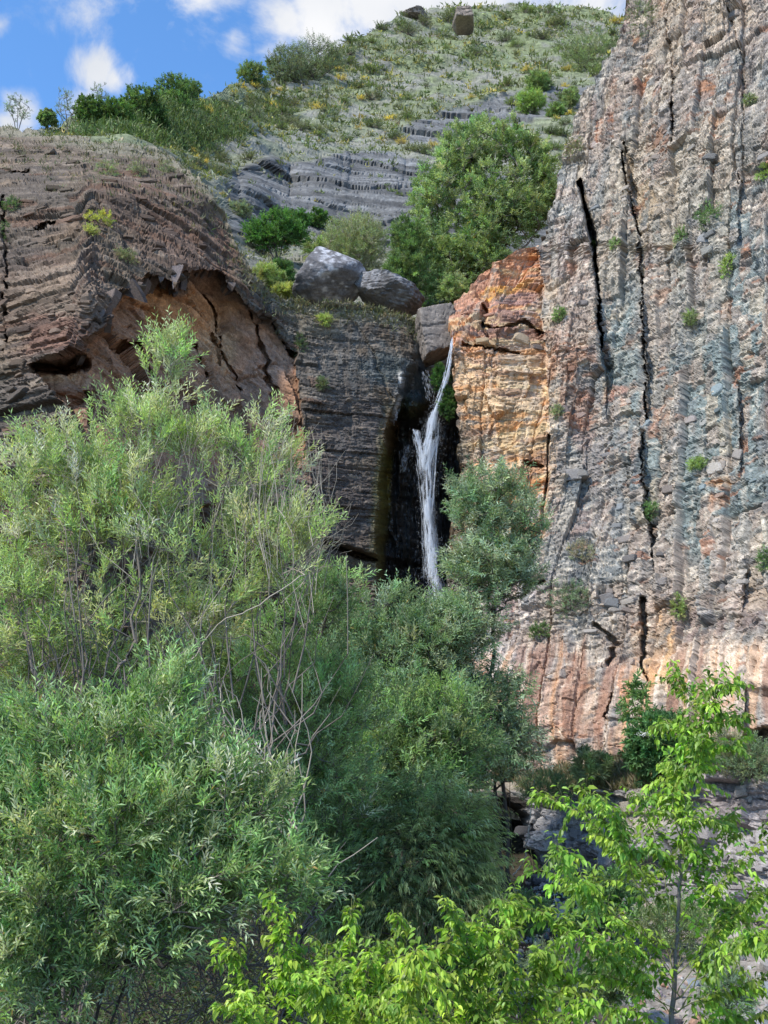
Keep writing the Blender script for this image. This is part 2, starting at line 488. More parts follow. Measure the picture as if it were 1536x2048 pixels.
    specs = [
        (1350, 130, 170, 200, pink, 0.65, 0), (1300, 320, 70, 110, tan, 0.75, 0), (1500, 220, 120, 260, pink, 0.55, 0),
        (1300, 470, 60, 150, tan, 0.85, 0), (1200, 260, 60, 90, pink, 0.6, 0), (1180, 240, 50, 60, (0.33, 0.25, 0.22), 0.7, 0),
        (1480, 500, 120, 170, teal, 0.85, 10), (1400, 720, 190, 210, teal, 0.95, 0), (1240, 760, 50, 200, teal, 0.6, 0),
        (1420, 1000, 200, 170, teal, 0.9, 0), (1210, 1000, 90, 170, grey, 0.8, 0), (1140, 600, 60, 200, (0.33, 0.27, 0.25), 0.7, 0),
        (1330, 560, 60, 90, tan, 0.7, 0), (1320, 640, 50, 60, pink, 0.6, 0), (1130, 740, 42, 130, (0.40, 0.25, 0.18), 0.8, 0), (1150, 560, 40, 90, (0.36, 0.26, 0.21), 0.7, 0), (1120, 1000, 40, 110, (0.36, 0.27, 0.22), 0.6, 0), (1300, 360, 45, 100, (0.50, 0.34, 0.20), 0.6, 0), (1110, 1440, 60, 100, (0.40, 0.20, 0.13), 0.8, 0), (1230, 1420, 40, 90, (0.48, 0.24, 0.14), 0.7, 0), (1165, 850, 26, 60, (0.38, 0.20, 0.14), 0.7, 0), (1100, 1170, 40, 30, (0.42, 0.22, 0.15), 0.8, 0), (1440, 965, 40, 12, (0.42, 0.25, 0.14), 0.9, -14), (1215, 790, 36, 10, (0.40, 0.22, 0.17), 0.8, -14), (1290, 420, 22, 60, (0.52, 0.33, 0.14), 0.7, 0),
        (1400, 1230, 200, 60, maroon, 0.35, -5), (1160, 1180, 100, 60, grey, 0.8, 0),
        (1180, 1400, 190, 110, (0.45, 0.27, 0.18), 0.8, 0), (1450, 1360, 190, 90, (0.56, 0.44, 0.34), 0.9, 0), (1310, 1300, 50, 110, (0.55, 0.36, 0.2), 0.9, 0),
        (1120, 1380, 60, 110, (0.36, 0.22, 0.18), 0.7, 0), (1200, 1470, 120, 50, (0.38, 0.20, 0.15), 0.8, 0),
        (1500, 1420, 60, 70, (0.5, 0.45, 0.42), 0.8, 0), (1000, 1250, 90, 130, (0.40, 0.37, 0.37), 0.8, 0)]
    col = over(col, PX, PY, specs, 101, 0.5, lowz)
    # orange zone
    oc = np.broadcast_to(np.array([0.42, 0.28, 0.195]), P.shape).copy()
    oc = over(oc, PX, PY, [(950, 620, 60, 90, (0.43, 0.215, 0.14), 0.9, 0), (1040, 520, 70, 50, (0.44, 0.20, 0.10), 0.85, 0), (1040, 600, 60, 45, (0.30, 0.17, 0.15), 0.85, 0),
                           (1010, 650, 90, 40, (0.22, 0.12, 0.09), 0.9, 0), (1010, 575, 60, 14, (0.50, 0.27, 0.06), 0.9, -14),
                           (1020, 800, 100, 110, (0.52, 0.385, 0.25), 0.9, 0), (1050, 870, 60, 60, (0.50, 0.35, 0.19), 0.8, 0), (950, 780, 60, 70, (0.48, 0.33, 0.19), 0.8, 0),
                           (950, 930, 60, 80, (0.43, 0.34, 0.25), 0.8, 0), (1060, 955, 50, 40, (0.42, 0.23, 0.12), 0.9, 0), (940, 860, 40, 40, (0.33, 0.24, 0.17), 0.6, 0)], 131, 0.55)
    osoft = inside(PX + (26 + 30 * ss(640, 760, PY)) * warp + 14 * warp2 + 10 * (h1b - 0.5), PY + 20 * warp, [(860, 470), (1085, 470), (1095, 560), (1100, 700), (1112, 860), (1110, 960), (1085, 1100), (860, 1160)])
    ow = (osoft * 1.0)[..., None] * (0.86 + 0.14 * h2[..., None])
    col = col * (1 - ow) + oc * ow
    cre = ss(14, 6, np.abs(PX - np.interp(PY, [680, 760, 900, 1060, 1150], [1095, 1112, 1102, 1085, 1070]) + 6 * warp2)) * ss(690, 730, PY) * ss(1160, 1060, PY)
    col = col * (1 - 0.75 * cre[..., None]) + np.array([0.62, 0.50, 0.38]) * 0.75 * cre[..., None]
    # per block tints
    def tint(h, lo, hi, c, s, msk=1.0):
        nonlocal col
        m = ((h > lo) & (h < hi)).astype(float)[..., None] * s * (msk[..., None] if hasattr(msk, 'shape') else msk)
        col = col * (1 - m) + np.array(c) * m
    ng = (1 - o)
    zone = ss(-0.1, 0.35, fbm(np.stack([wx / 0.9, wz / 1.4], -1), 3, 140))
    tint(h1b, 0.0, 0.09, (0.40, 0.19, 0.11), 0.75, ng * zone); tint(h1b, 0.12, 0.24, pink, 0.7, ng); tint(h1b, 0.84, 1.0, (0.15, 0.17, 0.175), 0.6, ng)
    tint(h1b, 0.30, 0.38, (0.47, 0.40, 0.31), 0.6, ng); tint(h1, 0.40, 0.50, maroon, 0.35, ng * (1 - smoothz)); tint(h0, 0.0, 0.2, (0.24, 0.255, 0.25), 0.5, ng); tint(h0, 0.8, 1.0, (0.40, 0.33, 0.27), 0.5, ng)
    tint(h2, 0.0, 0.07, rust, 0.65, ng * zone)
    tint(h2, 0.10, 0.22, pink, 0.6, ng)
    tint(h2, 0.90, 1.0, (0.16, 0.18, 0.19), 0.6, ng)
    tint(h1, 0.0, 0.16, pink, 0.45, ng); tint(h1, 0.8, 1.0, tan, 0.35, ng * ss(900, 500, PY))
    tint(h3, 0.0, 0.05, (0.46, 0.22, 0.13), 0.6, ng * zone); tint(h3, 0.86, 0.93, cream, 0.45, ng)
    tint(h4, 0.93, 1.0, cream, 0.35, ng)
    tint(h3, 0.2, 0.3, (0.13, 0.14, 0.15), 0.6)
    col = col * (1 - 0.15 * ng[..., None] * (1 - smoothz[..., None]))
    col *= (0.78 + 0.44 * h3)[..., None] * (0.88 + 0.24 * h2)[..., None] * (0.92 + 0.16 * h4)[..., None]
    tint(hb, 0.0, 0.12, (0.27, 0.15, 0.1), 0.6, o); tint(hb, 0.85, 1.0, (0.62, 0.47, 0.27), 0.5, o)
    tint(hb, 0.5, 0.62, (0.52, 0.24, 0.08), 0.55, o)
    # mineral curtains running down the low face
    st = fbm(np.stack([lean / 0.09, wz / 2.6], -1), 3, 150); st2 = fbm(np.stack([lean / 0.25, wz / 3.5], -1), 3, 155)
    m = (ss(0.12, 0.4, st) * smoothz)[..., None]; col = col * (1 - 0.6 * m) + np.array([0.62, 0.54, 0.46]) * 0.6 * m
    m = (ss(0.1, 0.45, -st2) * smoothz)[..., None]; col = col * (1 - 0.7 * m) + np.array([0.26, 0.14, 0.10]) * 0.7 * m
    m = (ss(0.1, 0.5, st2) * smoothz)[..., None]; col = col * (1 - 0.5 * m) + np.array([0.5, 0.27, 0.13]) * 0.5 * m
    m = (ss(0.2, 0.5, st) * (1 - smoothz) * 0.3)[..., None]; col = col * (1 - m) + np.array(cream) * m
    # seepage beside the fall
    damp = ss(955, 905, PX + 22 * warp + 10 * warp2) * ss(800, 850, PY) * ss(740, 800, PY)
    col = col * (1 - 0.8 * damp[..., None]) + np.array([0.07, 0.055, 0.03]) * 0.8 * damp[..., None]
    alpha = 1 - 0.75 * damp
    # ---- wrap the hidden sides back
    ncb = 7
    back = []
    for k in range(ncb, 0, -1):
        s = (k / ncb) ** 1.6 * 9.0
        e = P[:, :1] + np.array([0.20 * s, s, 0.0])
        back.append(e + 0.25 * np.stack([vnoise(np.stack([P[:, 0, 2] * 1.5 + k * 3, P[:, 0, 2] * 0], -1), 200 + k)] * 3, -1)[:, None] * min(1, s))
    backP = np.concatenate(back, 1)
    P2 = np.concatenate([backP, P], 1)
    cc = np.concatenate([np.repeat(col[:, :1] * 0.9, ncb, 1), col], 1)
    al = np.concatenate([np.repeat(alpha[:, :1], ncb, 1), alpha], 1)
    nr, nc = P2.shape[:2]
    cc = cc * np.array([1.04, 1.0, 0.93])
    C = np.concatenate([np.clip(cc, 0.01, 0.8).reshape(-1, 3), al.reshape(-1, 1)], 1)
    ob = mesh_np('cliff_right', P2.reshape(-1, 3), grid_faces(nr, nc), M_ROCK, C)
    tag(ob, 'tall fractured grey and rust cliff with orange buttress beside the waterfall', kind='structure')
    return ob, PX, PY, P, N, col

# ================================================================== left-hand cliff, gully wall and waterfall chasm
LIP = [(68, 735), (100, 722), (157, 705), (170, 680), (195, 660), (207, 622), (231, 580), (275, 571), (292, 546), (322, 542),
       (350, 560), (358, 572), (368, 538), (440, 542), (453, 555), (480, 585), (503, 612), (546, 656), (590, 703)]
CAVE = LIP + [(600, 800), (625, 1010), (150, 1010), (165, 870), (120, 800)]
LTOP = [(-300, 200), (-60, 240), (0, 252), (70, 262), (110, 275), (150, 272), (200, 286), (250, 284), (300, 294), (335, 305), (380, 342), (420, 380),
        (448, 418), (468, 470), (500, 538), (530, 575), (560, 598), (620, 606), (700, 610), (780, 622), (830, 640), (842, 700), (850, 742),
        (900, 735), (930, 735), (960, 735)]

def build_cliff_left():
    px = np.concatenate([np.linspace(-1300, -290, 70), np.arange(-280, 958, 2.35)])
    top = np.interp(px, [p[0] for p in LTOP], [p[1] for p in LTOP]) + 4 * vnoise(np.stack([px / 11.0, px * 0], -1), 6) + 2 * vnoise(np.stack([px / 4.0, px * 0], -1), 8)
    v = np.concatenate([np.linspace(0, 1, 400)])
    v = np.concatenate([np.linspace(0, 0.52, 370), np.linspace(0.523, 1, 110)])
    BOT = 1960.0
    PY = top[None, :] + (BOT - top)[None, :] * v[:, None]
    PX = np.repeat(px[None, :], len(v), 0)
    xs = [-300, 0, 170, 400, 590, 750, 830, 960]
    ys = [230, 300, 400, 600, 800, 1000, 1500, 1960]
    Y0 = table(PX, PY, xs, ys, [
        [37, 36.5, 36, 37, 37, 37, 37, 37],
        [33, 32.5, 32.5, 33.5, 35, 35, 35, 35],
        [28, 28, 27.3, 29.4, 33, 34, 34, 34],
        [26, 25.6, 23.8, 27.4, 31, 32.2, 33, 33.5],
        [25, 24.8, 23.3, 26.4, 29.8, 31.0, 31.8, 32.4],
        [24.5, 24.3, 23.2, 26.2, 29.3, 30.6, 31.4, 32],
        [23.5, 23, 22.8, 25.5, 28.5, 29.6, 30.4, 31],
        [23, 22.5, 22.5, 25, 27.5, 29, 30, 30.5]])
    P0 = at(PX, PY, Y0)
    N = grid_normals(P0)
    flat = np.interp(PY, [300, 480], [0.15, 1.0])
    N = N * np.stack([np.ones_like(flat), np.ones_like(flat), flat], -1); N /= np.linalg.norm(N, axis=-1, keepdims=True)
    wx = P0[..., 0] * 0.80 + P0[..., 1] * 0.60
    wz = P0[..., 2]
    warp = fbm(np.stack([wx / 2.0, wz / 2.0], -1), 4, 305)
    warp2 = fbm(np.stack([wx / 0.45, wz / 0.45], -1), 3, 309)
    ins = inside(PX + 5 * warp2, PY + 3 * warp2, CAVE)
    dl = seg_dist(PX + 4 * warp2, PY, LIP)
    cave = ins.astype(float)
    lipw = np.interp(PX, [60, 170, 300, 420, 480, 590], [26, 16, 24, 40, 34, 14])
    D = np.interp(PX, [60, 160, 300, 420, 520, 595], [1.0, 1.2, 1.5, 1.5, 0.9, 0.35]) * ss(1010, 760, PY)
    recess = cave * (0.45 * (dl > 1.5) + 0.55 * np.clip(dl / lipw, 0, 1)) * D
    # bedding: left of the corner nearly level, right of it dipping steeply to the right
    facing = ss(150, 190, PX + 10 * warp)
    dip = facing * np.interp(PX, [170, 400, 600, 750, 900], [0.42, 0.55, 0.34, 0.20, 0.12]) * np.interp(PY, [300, 560, 760, 1000], [1.0, 1.0, 0.8, 0.45])
    beds = wz + dip * (wx - 12.0) + 0.10 * warp + 0.018 * warp2
    rough = 1 - 0.55 * cave
    f1, h1 = bricks(beds / 0.75 + 0.08 * warp, wx / 2.2 + 0.1 * warp, 321, 0.15, 0.10, 0.07, 0.06, 0.4)
    f2, h2 = bricks(beds / 0.20 + 0.10 * warp, wx / 1.1 + 0.25 * warp2, 331, 0.085, 0.035, 0.06, 0.11, 0.45)
    f3, h3 = bricks(beds / 0.075 + 0.12 * warp2, wx / 0.42 + 0.3 * warp2, 341, 0.035, 0.035, 0.02, 0.15)
    f4, h4 = facets(wx / 0.16, beds / 0.06 + 0.5 * warp2, 351, 0.018, 0.03)
    tz = ss(470, 350, PY + 20 * warp)                          # weathered shoulder: broad shallow ledges
    ft, ht = facets(wx / 2.2 + 0.9 * warp2, beds / 0.5 + 0.9 * warp, 355, 0.10, 0.14, 0.03, 0.08)
    f2 = f2 * (1 - 0.85 * tz) + ft * tz; f3 = f3 * (1 - 0.9 * tz) + 0.05 * tz * warp2; f4 = f4 * (1 - 0.92 * tz)
    gully = ss(600, 680, PX)
    d = f1 * (1 - 0.5 * cave) * (1 - 0.4 * gully) + f2 * rough * (1 - 0.55 * gully) + f3 * rough * (1 - 0.35 * gully) + f4 + 0.20 * warp + 0.03 * warp2
    # cave wall: big smooth slabs broken along steep joints
    sx = wx + 0.35 * wz
    g1, k1 = facets(sx / 1.1, (wz - 0.2 * wx) / 1.6, 361, 0.14, 0.22, 0.06, 0.04)
    g2, k2 = facets(sx / 0.45 + 0.4 * warp2, (wz + 0.5 * wx) / 0.4, 371, 0.035, 0.09)
    d += cave * (g1 + g2)
    push = recess.copy()
    def crack(poly, wpx, depth, jag=4.0):
        j = jag * vnoise(np.stack([PY / 13.0, PX * 0], -1), int(poly[0][0]) + 1)
        q = seg_dist(PX + j, PY + j * 0.5, poly)
        ww = wpx * (0.75 + 0.5 * vnoise(np.stack([PY / 30.0, PX / 30.0], -1), int(poly[-1][0]) + 3))
        return depth * ss(1.0, 0.3, q / np.maximum(ww, 1.5))
    push += crack([(406, 580), (425, 605), (436, 622), (446, 668), (440, 700), (462, 742), (480, 770)], 5, 0.45)
    push += crack([(495, 631), (505, 686), (531, 730), (548, 790)], 6, 0.5)
    push += crack([(381, 698), (398, 732), (408, 756)], 5, 0.35)
    push += crack([(418, 672), (436, 711), (446, 752), (480, 778)], 6, 0.45)
    push += crack([(170, 790), (185, 835), (195, 880)], 8, 0.6)
    push += crack([(240, 690), (262, 700), (300, 760)], 6, 0.6)
    push += crack([(545, 656), (575, 700), (590, 712)], 8, 0.7)
    push += crack([(10, 400), (16, 560), (8, 700)], 6, 0.35)
    push += crack([(-20, 330), (30, 355), (62, 350)], 11, 0.5, 8)
    push += crack([(70, 462), (110, 445)], 7, 0.5, 5)
    # hole at the foot of the layered face
    push += crack([(80, 738), (125, 745), (150, 722)], 26, 1.3, 10)
    # steps on the gully wall
    push -= 0.5 * ss(0, 14, np.interp(PX, [560, 640, 690, 745, 780, 800], [1040, 1075, 1098, 1118, 1125, 1130]) - PY) * ss(540, 640, PX)
    push -= 0.35 * ss(0, 9, PX - np.interp(PY, [640, 700, 760, 810], [700, 745, 760, 790])) * ss(830, 800, PY) * ss(640, 680, PY) * 0
    push += crack([(560, 1045), (640, 1078), (690, 1100), (745, 1120)], 9, 0.8, 5)
    push += crack([(700, 640), (740, 690), (765, 745), (785, 800)], 5, 0.12, 5)
    # chasm
    edge = np.interp(PY, [560, 640, 700, 760, 800, 850, 950, 1180, 1700], [842, 842, 826, 802, 792, 772, 756, 745, 735]) + 5 * warp2 + 4 * warp
    ch = ss(0, 26, PX - edge) * np.interp(PY, [640, 740, 800, 860, 1960], [0.3, 0.5, 1.2, 2.6, 2.8])
    push += ch
    bulge = ss(1.0, 0.2, np.hypot((PX - 826) / 32.0, (PY - 822) / 42.0))
    push -= 1.1 * bulge
    fl = fbm(np.stack([PX / 9.0, PY / 120.0], -1), 3, 366)
    rib = fbm(np.stack([PX / 26.0, PY / 60.0], -1), 4, 368)
    push += (0.45 * fl + 0.8 * rib) * ss(0, 20, PX - edge) * ss(830, 870, PY)
    # top of the cliff rounds off
    P = at(PX, PY, Y0 + push) + N * (d * np.where(PX > edge, 0.8, 1.0) * np.interp(PY, [280, 460], [0.35, 1.0]))[..., None]
    # ---- colour
    col = np.broadcast_to(np.array([0.19, 0.16, 0.128]), P.shape).copy()
    zn = fbm(np.stack([wx / 1.5, beds / 0.9], -1), 4, 388)
    col = over(col, PX, PY, [
        (110, 460, 110, 40, (0.33, 0.25, 0.19), 0.8, 5), (90, 640, 130, 150, (0.25, 0.19, 0.16), 0.8, 0), (100, 600, 90, 60, (0.29, 0.24, 0.2), 0.6, 0),
        (110, 680, 80, 50, (0.27, 0.16, 0.13), 0.7, 0), (60, 420, 90, 90, (0.17, 0.155, 0.145), 0.7, 0),
        (330, 440, 160, 110, (0.185, 0.14, 0.118), 0.8, 35), (400, 500, 90, 60, (0.20, 0.15, 0.13), 0.8, 35),
        (150, 300, 220, 40, (0.22, 0.19, 0.165), 0.7, 0), (300, 330, 140, 50, (0.20, 0.17, 0.15), 0.7, 30),
        (540, 620, 60, 90, (0.145, 0.15, 0.155), 0.9, 35), (660, 740, 130, 130, (0.165, 0.165, 0.165), 0.9, 0),
        (650, 640, 110, 35, (0.23, 0.22, 0.19), 0.85, 0), (640, 950, 130, 150, (0.13, 0.118, 0.118), 0.9, 0), (700, 860, 70, 100, (0.15, 0.14, 0.14), 0.8, 0),
        (770, 730, 55, 50, (0.12, 0.15, 0.165), 0.9, 0), (80, 810, 150, 60, (0.16, 0.15, 0.145), 0.7, 0),
        (-50, 900, 250, 90, (0.15, 0.14, 0.13), 0.8, 0)], 401, 0.5, zn)
    cc = np.broadcast_to(np.array([0.30, 0.185, 0.125]), P.shape).copy()
    cc = over(cc, PX, PY, [(360, 620, 110, 60, (0.40, 0.21, 0.10), 0.9, 20), (430, 720, 50, 90, (0.38, 0.26, 0.16), 0.8, 20), (530, 740, 60, 120, (0.28, 0.20, 0.16), 0.9, 20),
                           (230, 740, 60, 60, (0.33, 0.22, 0.16), 0.8, 0), (200, 850, 70, 80, (0.20, 0.13, 0.10), 0.8, 0), (330, 800, 120, 90, (0.20, 0.13, 0.10), 0.7, 0),
                           (500, 850, 90, 90, (0.17, 0.125, 0.10), 0.7, 0)], 411, 0.5)
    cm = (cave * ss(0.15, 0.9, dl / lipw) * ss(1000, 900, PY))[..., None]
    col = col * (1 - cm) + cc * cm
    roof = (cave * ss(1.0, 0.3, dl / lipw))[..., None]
    col = col * (1 - 0.5 * roof) + np.array([0.11, 0.07, 0.055]) * 0.5 * roof  # shade of the overhang painted into the rock colour under the lip
    def tint(h, lo, hi, c, s, msk=1.0):
        nonlocal col
        m = ((h > lo) & (h < hi)).astype(float)[..., None] * s * (msk[..., None] if hasattr(msk, 'shape') else msk)
        col = col * (1 - m) + np.array(c) * m
    lft = 1 - facing
    tint(h2, 0.0, 0.12, (0.30, 0.18, 0.13), 0.5, (1 - gully) * (1 - cave)); tint(h2, 0.86, 1.0, (0.34, 0.27, 0.21), 0.5, lft)
    tint(h3, 0.9, 1.0, (0.33, 0.29, 0.25), 0.5, 1 - cave); tint(h2, 0.4, 0.5, (0.09, 0.085, 0.085), 0.5, 1 - cave)
    col *= (0.80 + 0.40 * h2)[..., None] * (0.84 + 0.32 * h3)[..., None] * (0.92 + 0.16 * h4)[..., None]
    col *= (1 - cave[..., None] * 0.25 * (k2[..., None] - 0.5))
    # stains and wet chasm
    blue = ss(0.0, 0.4, fbm(np.stack([PX / 12.0, PY / 90.0], -1), 3, 420)) * gully * ss(1000, 760, PY) * ss(620, 700, PX)
    col = col * (1 - 0.45 * blue[..., None]) + np.array([0.24, 0.27, 0.29]) * 0.45 * blue[..., None]
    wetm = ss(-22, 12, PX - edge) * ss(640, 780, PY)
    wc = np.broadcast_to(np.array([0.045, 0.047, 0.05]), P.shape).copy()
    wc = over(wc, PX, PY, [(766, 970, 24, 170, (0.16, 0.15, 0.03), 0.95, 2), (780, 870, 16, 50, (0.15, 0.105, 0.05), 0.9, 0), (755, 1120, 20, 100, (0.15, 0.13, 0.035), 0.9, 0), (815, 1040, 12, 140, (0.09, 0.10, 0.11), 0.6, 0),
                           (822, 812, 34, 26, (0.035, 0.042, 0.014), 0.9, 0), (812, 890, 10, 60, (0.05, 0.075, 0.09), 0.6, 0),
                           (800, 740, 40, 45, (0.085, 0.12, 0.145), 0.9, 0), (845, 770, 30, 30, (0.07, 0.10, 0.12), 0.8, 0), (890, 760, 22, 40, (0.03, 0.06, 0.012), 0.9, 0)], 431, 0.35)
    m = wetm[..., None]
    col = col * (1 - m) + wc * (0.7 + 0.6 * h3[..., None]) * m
    # white mineral and moisture trails
    tr = ss(7, 2, np.abs(PX - np.interp(PY, [730, 780, 830, 838], [803, 806, 789, 788]) + 5 * warp2)) * ss(738, 750, PY) * ss(845, 835, PY) * ss(-0.2, 0.3, warp2 + 0.3 * h4)
    col = col * (1 - tr[..., None]) + np.array([0.62, 0.66, 0.70]) * tr[..., None]
    moss = ss(1.0, 0.5, np.hypot((PX - 1) / 30.0, (PY - 500) / 60.0) + 0.5 * zn)
    alpha = 1 - 0.9 * wetm
    # scree dust and turf on the rounded top
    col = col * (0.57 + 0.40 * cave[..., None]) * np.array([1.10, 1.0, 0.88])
    topm = ss(34, 8, PY - np.interp(PX, [p[0] for p in LTOP], [p[1] for p in LTOP]) - 18 * warp) * ss(850, 800, PX)
    col = col * (1 - 0.6 * topm[..., None]) + np.array([0.25, 0.235, 0.17]) * 0.6 * topm[..., None]
    # ---- plateau running back behind the brink
    nb = 6; rows = []
    for k in range(nb, 0, -1):
        s = (k / nb) ** 1.4 * 5.0
        rows.append(P[:1] + np.array([0.0, s, -0.10 * s]))
    P2 = np.concatenate(rows + [P], 0)
    c2 = np.concatenate([np.repeat(col[:1], nb, 0), col], 0)
    al = np.concatenate([np.repeat(alpha[:1], nb, 0), alpha], 0)
    C = np.concatenate([np.clip(c2, 0.008, 0.8).reshape(-1, 3), al.reshape(-1, 1)], 1)
    nr, nc = P2.shape[:2]
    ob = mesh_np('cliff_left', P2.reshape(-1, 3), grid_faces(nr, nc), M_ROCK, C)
    tag(ob, 'dark thinly bedded cliff with an overhanging orange hollow and a wet chasm', kind='structure')
    return ob, PX, PY, P, N, col

# ================================================================== low ledge of thick beds under the big cliff
def build_ledge():
    px = np.concatenate([np.arange(940, 1700, 2.6), np.linspace(1712, 2900, 80)])
    top = np.interp(px, [940, 1000, 1060, 1150, 1240, 1340, 1400, 1450, 1536, 1700], [1585, 1590, 1585, 1580, 1585, 1575, 1556, 1553, 1556, 1560]) + 4 * vnoise(np.stack([px / 15.0, px * 0], -1), 12)
    v = np.linspace(0, 1, 190)
    PY = top[None, :] + (2010 - top)[None, :] * v[:, None]
    PX = np.repeat(px[None, :], len(v), 0)
    Y0 = table(PX, PY, [940, 1060, 1250, 1400, 1536, 1700, 2900], [1550, 1750, 2010],
               [[25.5, 24.4, 22.4, 21.0, 19.6, 18.4, 13.5], [25.2, 24.0, 22.0, 20.4, 19.2, 18.0, 13.2], [25.0, 23.8, 21.8, 20.2, 19.0, 17.8, 13]])
    P0 = at(PX, PY, Y0); N = grid_normals(P0)
    wx = P0[..., 0] * 0.7 - P0[..., 1] * 0.7; wz = P0[..., 2]
    warp = fbm(np.stack([wx / 1.3, wz / 1.3], -1), 4, 505); warp2 = fbm(np.stack([wx / 0.3, wz / 0.3], -1), 3, 509)
    f1, h1 = facets(wx / 0.85 + 0.3 * warp, wz / 0.40 + 0.12 * warp, 521, 0.20, 0.10, 0.10, 0.07, 0.55)
    f2, h2 = facets(wx / 0.30 + 0.3 * warp2, wz / 0.13, 531, 0.035, 0.07, 0.02, 0.1)
    f3, h3 = facets(wx / 0.12, wz / 0.06 + 0.4 * warp2, 541, 0.015, 0.035)
    d = f1 + f2 + f3 + 0.12 * warp
    bed = np.floor(wz / 0.46 + 0.12 * warp)
    d += 0.16 * (rnd(bed.astype(np.int64), np.int64(5)) - 0.5)
    push = np.zeros_like(PX)
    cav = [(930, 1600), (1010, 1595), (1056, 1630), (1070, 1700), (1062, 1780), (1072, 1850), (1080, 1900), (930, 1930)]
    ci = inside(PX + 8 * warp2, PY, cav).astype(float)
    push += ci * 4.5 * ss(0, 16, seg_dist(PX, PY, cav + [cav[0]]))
    P = at(PX, PY, Y0 + push) + N * d[..., None]
    col = np.broadcast_to(np.array([0.225, 0.215, 0.21]), P.shape).copy()
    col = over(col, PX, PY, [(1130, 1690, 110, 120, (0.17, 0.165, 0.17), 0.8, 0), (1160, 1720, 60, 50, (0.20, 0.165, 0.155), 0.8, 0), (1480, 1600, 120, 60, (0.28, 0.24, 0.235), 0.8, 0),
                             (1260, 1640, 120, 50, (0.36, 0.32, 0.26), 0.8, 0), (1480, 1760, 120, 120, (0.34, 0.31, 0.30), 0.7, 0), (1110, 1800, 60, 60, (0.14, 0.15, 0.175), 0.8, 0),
                             (1000, 1740, 84, 230, (0.03, 0.026, 0.022), 1.0, 0)], 551, 0.5)  # last blob darkens the recess: its shade is put into the rock colour
    col *= (0.75 + 0.5 * h1)[..., None] * (0.85 + 0.3 * h2)[..., None] * (0.85 + 0.3 * h3)[..., None]
    m = ((h2 > 0.9) * 0.4)[..., None]; col = col * (1 - m) + np.array([0.45, 0.42, 0.38]) * m
    rows = []; nb = 8
    for k in range(nb, 0, -1):
        s = (k / nb) * 5.0
        rows.append(P[:1] + np.array([0.0, s, 0.09 * s]) + 0.10 * vnoise(np.stack([P[:1, :, 0] * 3, P[:1, :, 1] * 3 + k], -1), 555)[..., None] * np.array([0, 0, 1.0]))
    P2 = np.concatenate(rows + [P], 0)
    topc = np.broadcast_to(np.array([0.27, 0.235, 0.18]), (nb, len(px), 3)) * (0.8 + 0.4 * rng.random((nb, len(px), 1)))
    c2 = np.concatenate([topc, col], 0)
    nr, nc = P2.shape[:2]
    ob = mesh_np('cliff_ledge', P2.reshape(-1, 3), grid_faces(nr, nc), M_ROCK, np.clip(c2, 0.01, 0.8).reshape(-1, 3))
    tag(ob, 'low step of thick grey rock beds under the tall cliff', kind='structure')
    return ob, PX, PY, P, N, col

# ================================================================== hillside
HTOP = [(-520, 330), (-300, 300), (0, 262), (100, 248), (200, 232), (300, 222), (380, 205), (420, 190), (470, 168), (530, 160), (560, 150), (620, 128), (680, 100), (700, 84),
        (740, 66), (780, 52), (800, 36), (835, 26), (900, 24), (960, 14), (1040, 14), (1100, 12), (1180, 22), (1240, 30), (1400, 10), (1600, 0)]
def hill_Y(px, py):
    xs = [-520, 0, 250, 420, 560, 700, 850, 1000, 1200, 1600]
    ys = [0, 60, 130, 200, 280, 340, 420, 500, 560, 620, 800]
    T = np.array([
        [60, 62, 80, 100, 118, 130, 140, 146, 146, 140],
        [58, 60, 74, 92, 108, 118, 126, 132, 130, 126],
        [55, 56, 64, 82, 96, 104, 109, 112, 110, 106],
        [50, 50, 54, 70, 83, 89, 93, 95, 92, 90],
        [42, 42, 44, 58, 69, 74, 77, 78, 76, 74],
        [38, 38, 38, 49, 60, 65, 67, 67, 66, 64],
        [36, 36, 36, 42, 50, 53.5, 55, 55.5, 54, 52],
        [35, 35, 35, 38, 43, 45, 46.5, 47, 46, 44],
        [34, 34, 34, 35.5, 37.6, 38.8, 40, 41, 41, 40],
        [33, 33, 33, 33.5, 33.8, 34.2, 35, 36, 37, 37],
        [32, 32, 32, 32, 32.5, 33, 33.8, 35, 36, 36]], float)
    return np.exp(table(px, py, xs, ys, np.log(T)))
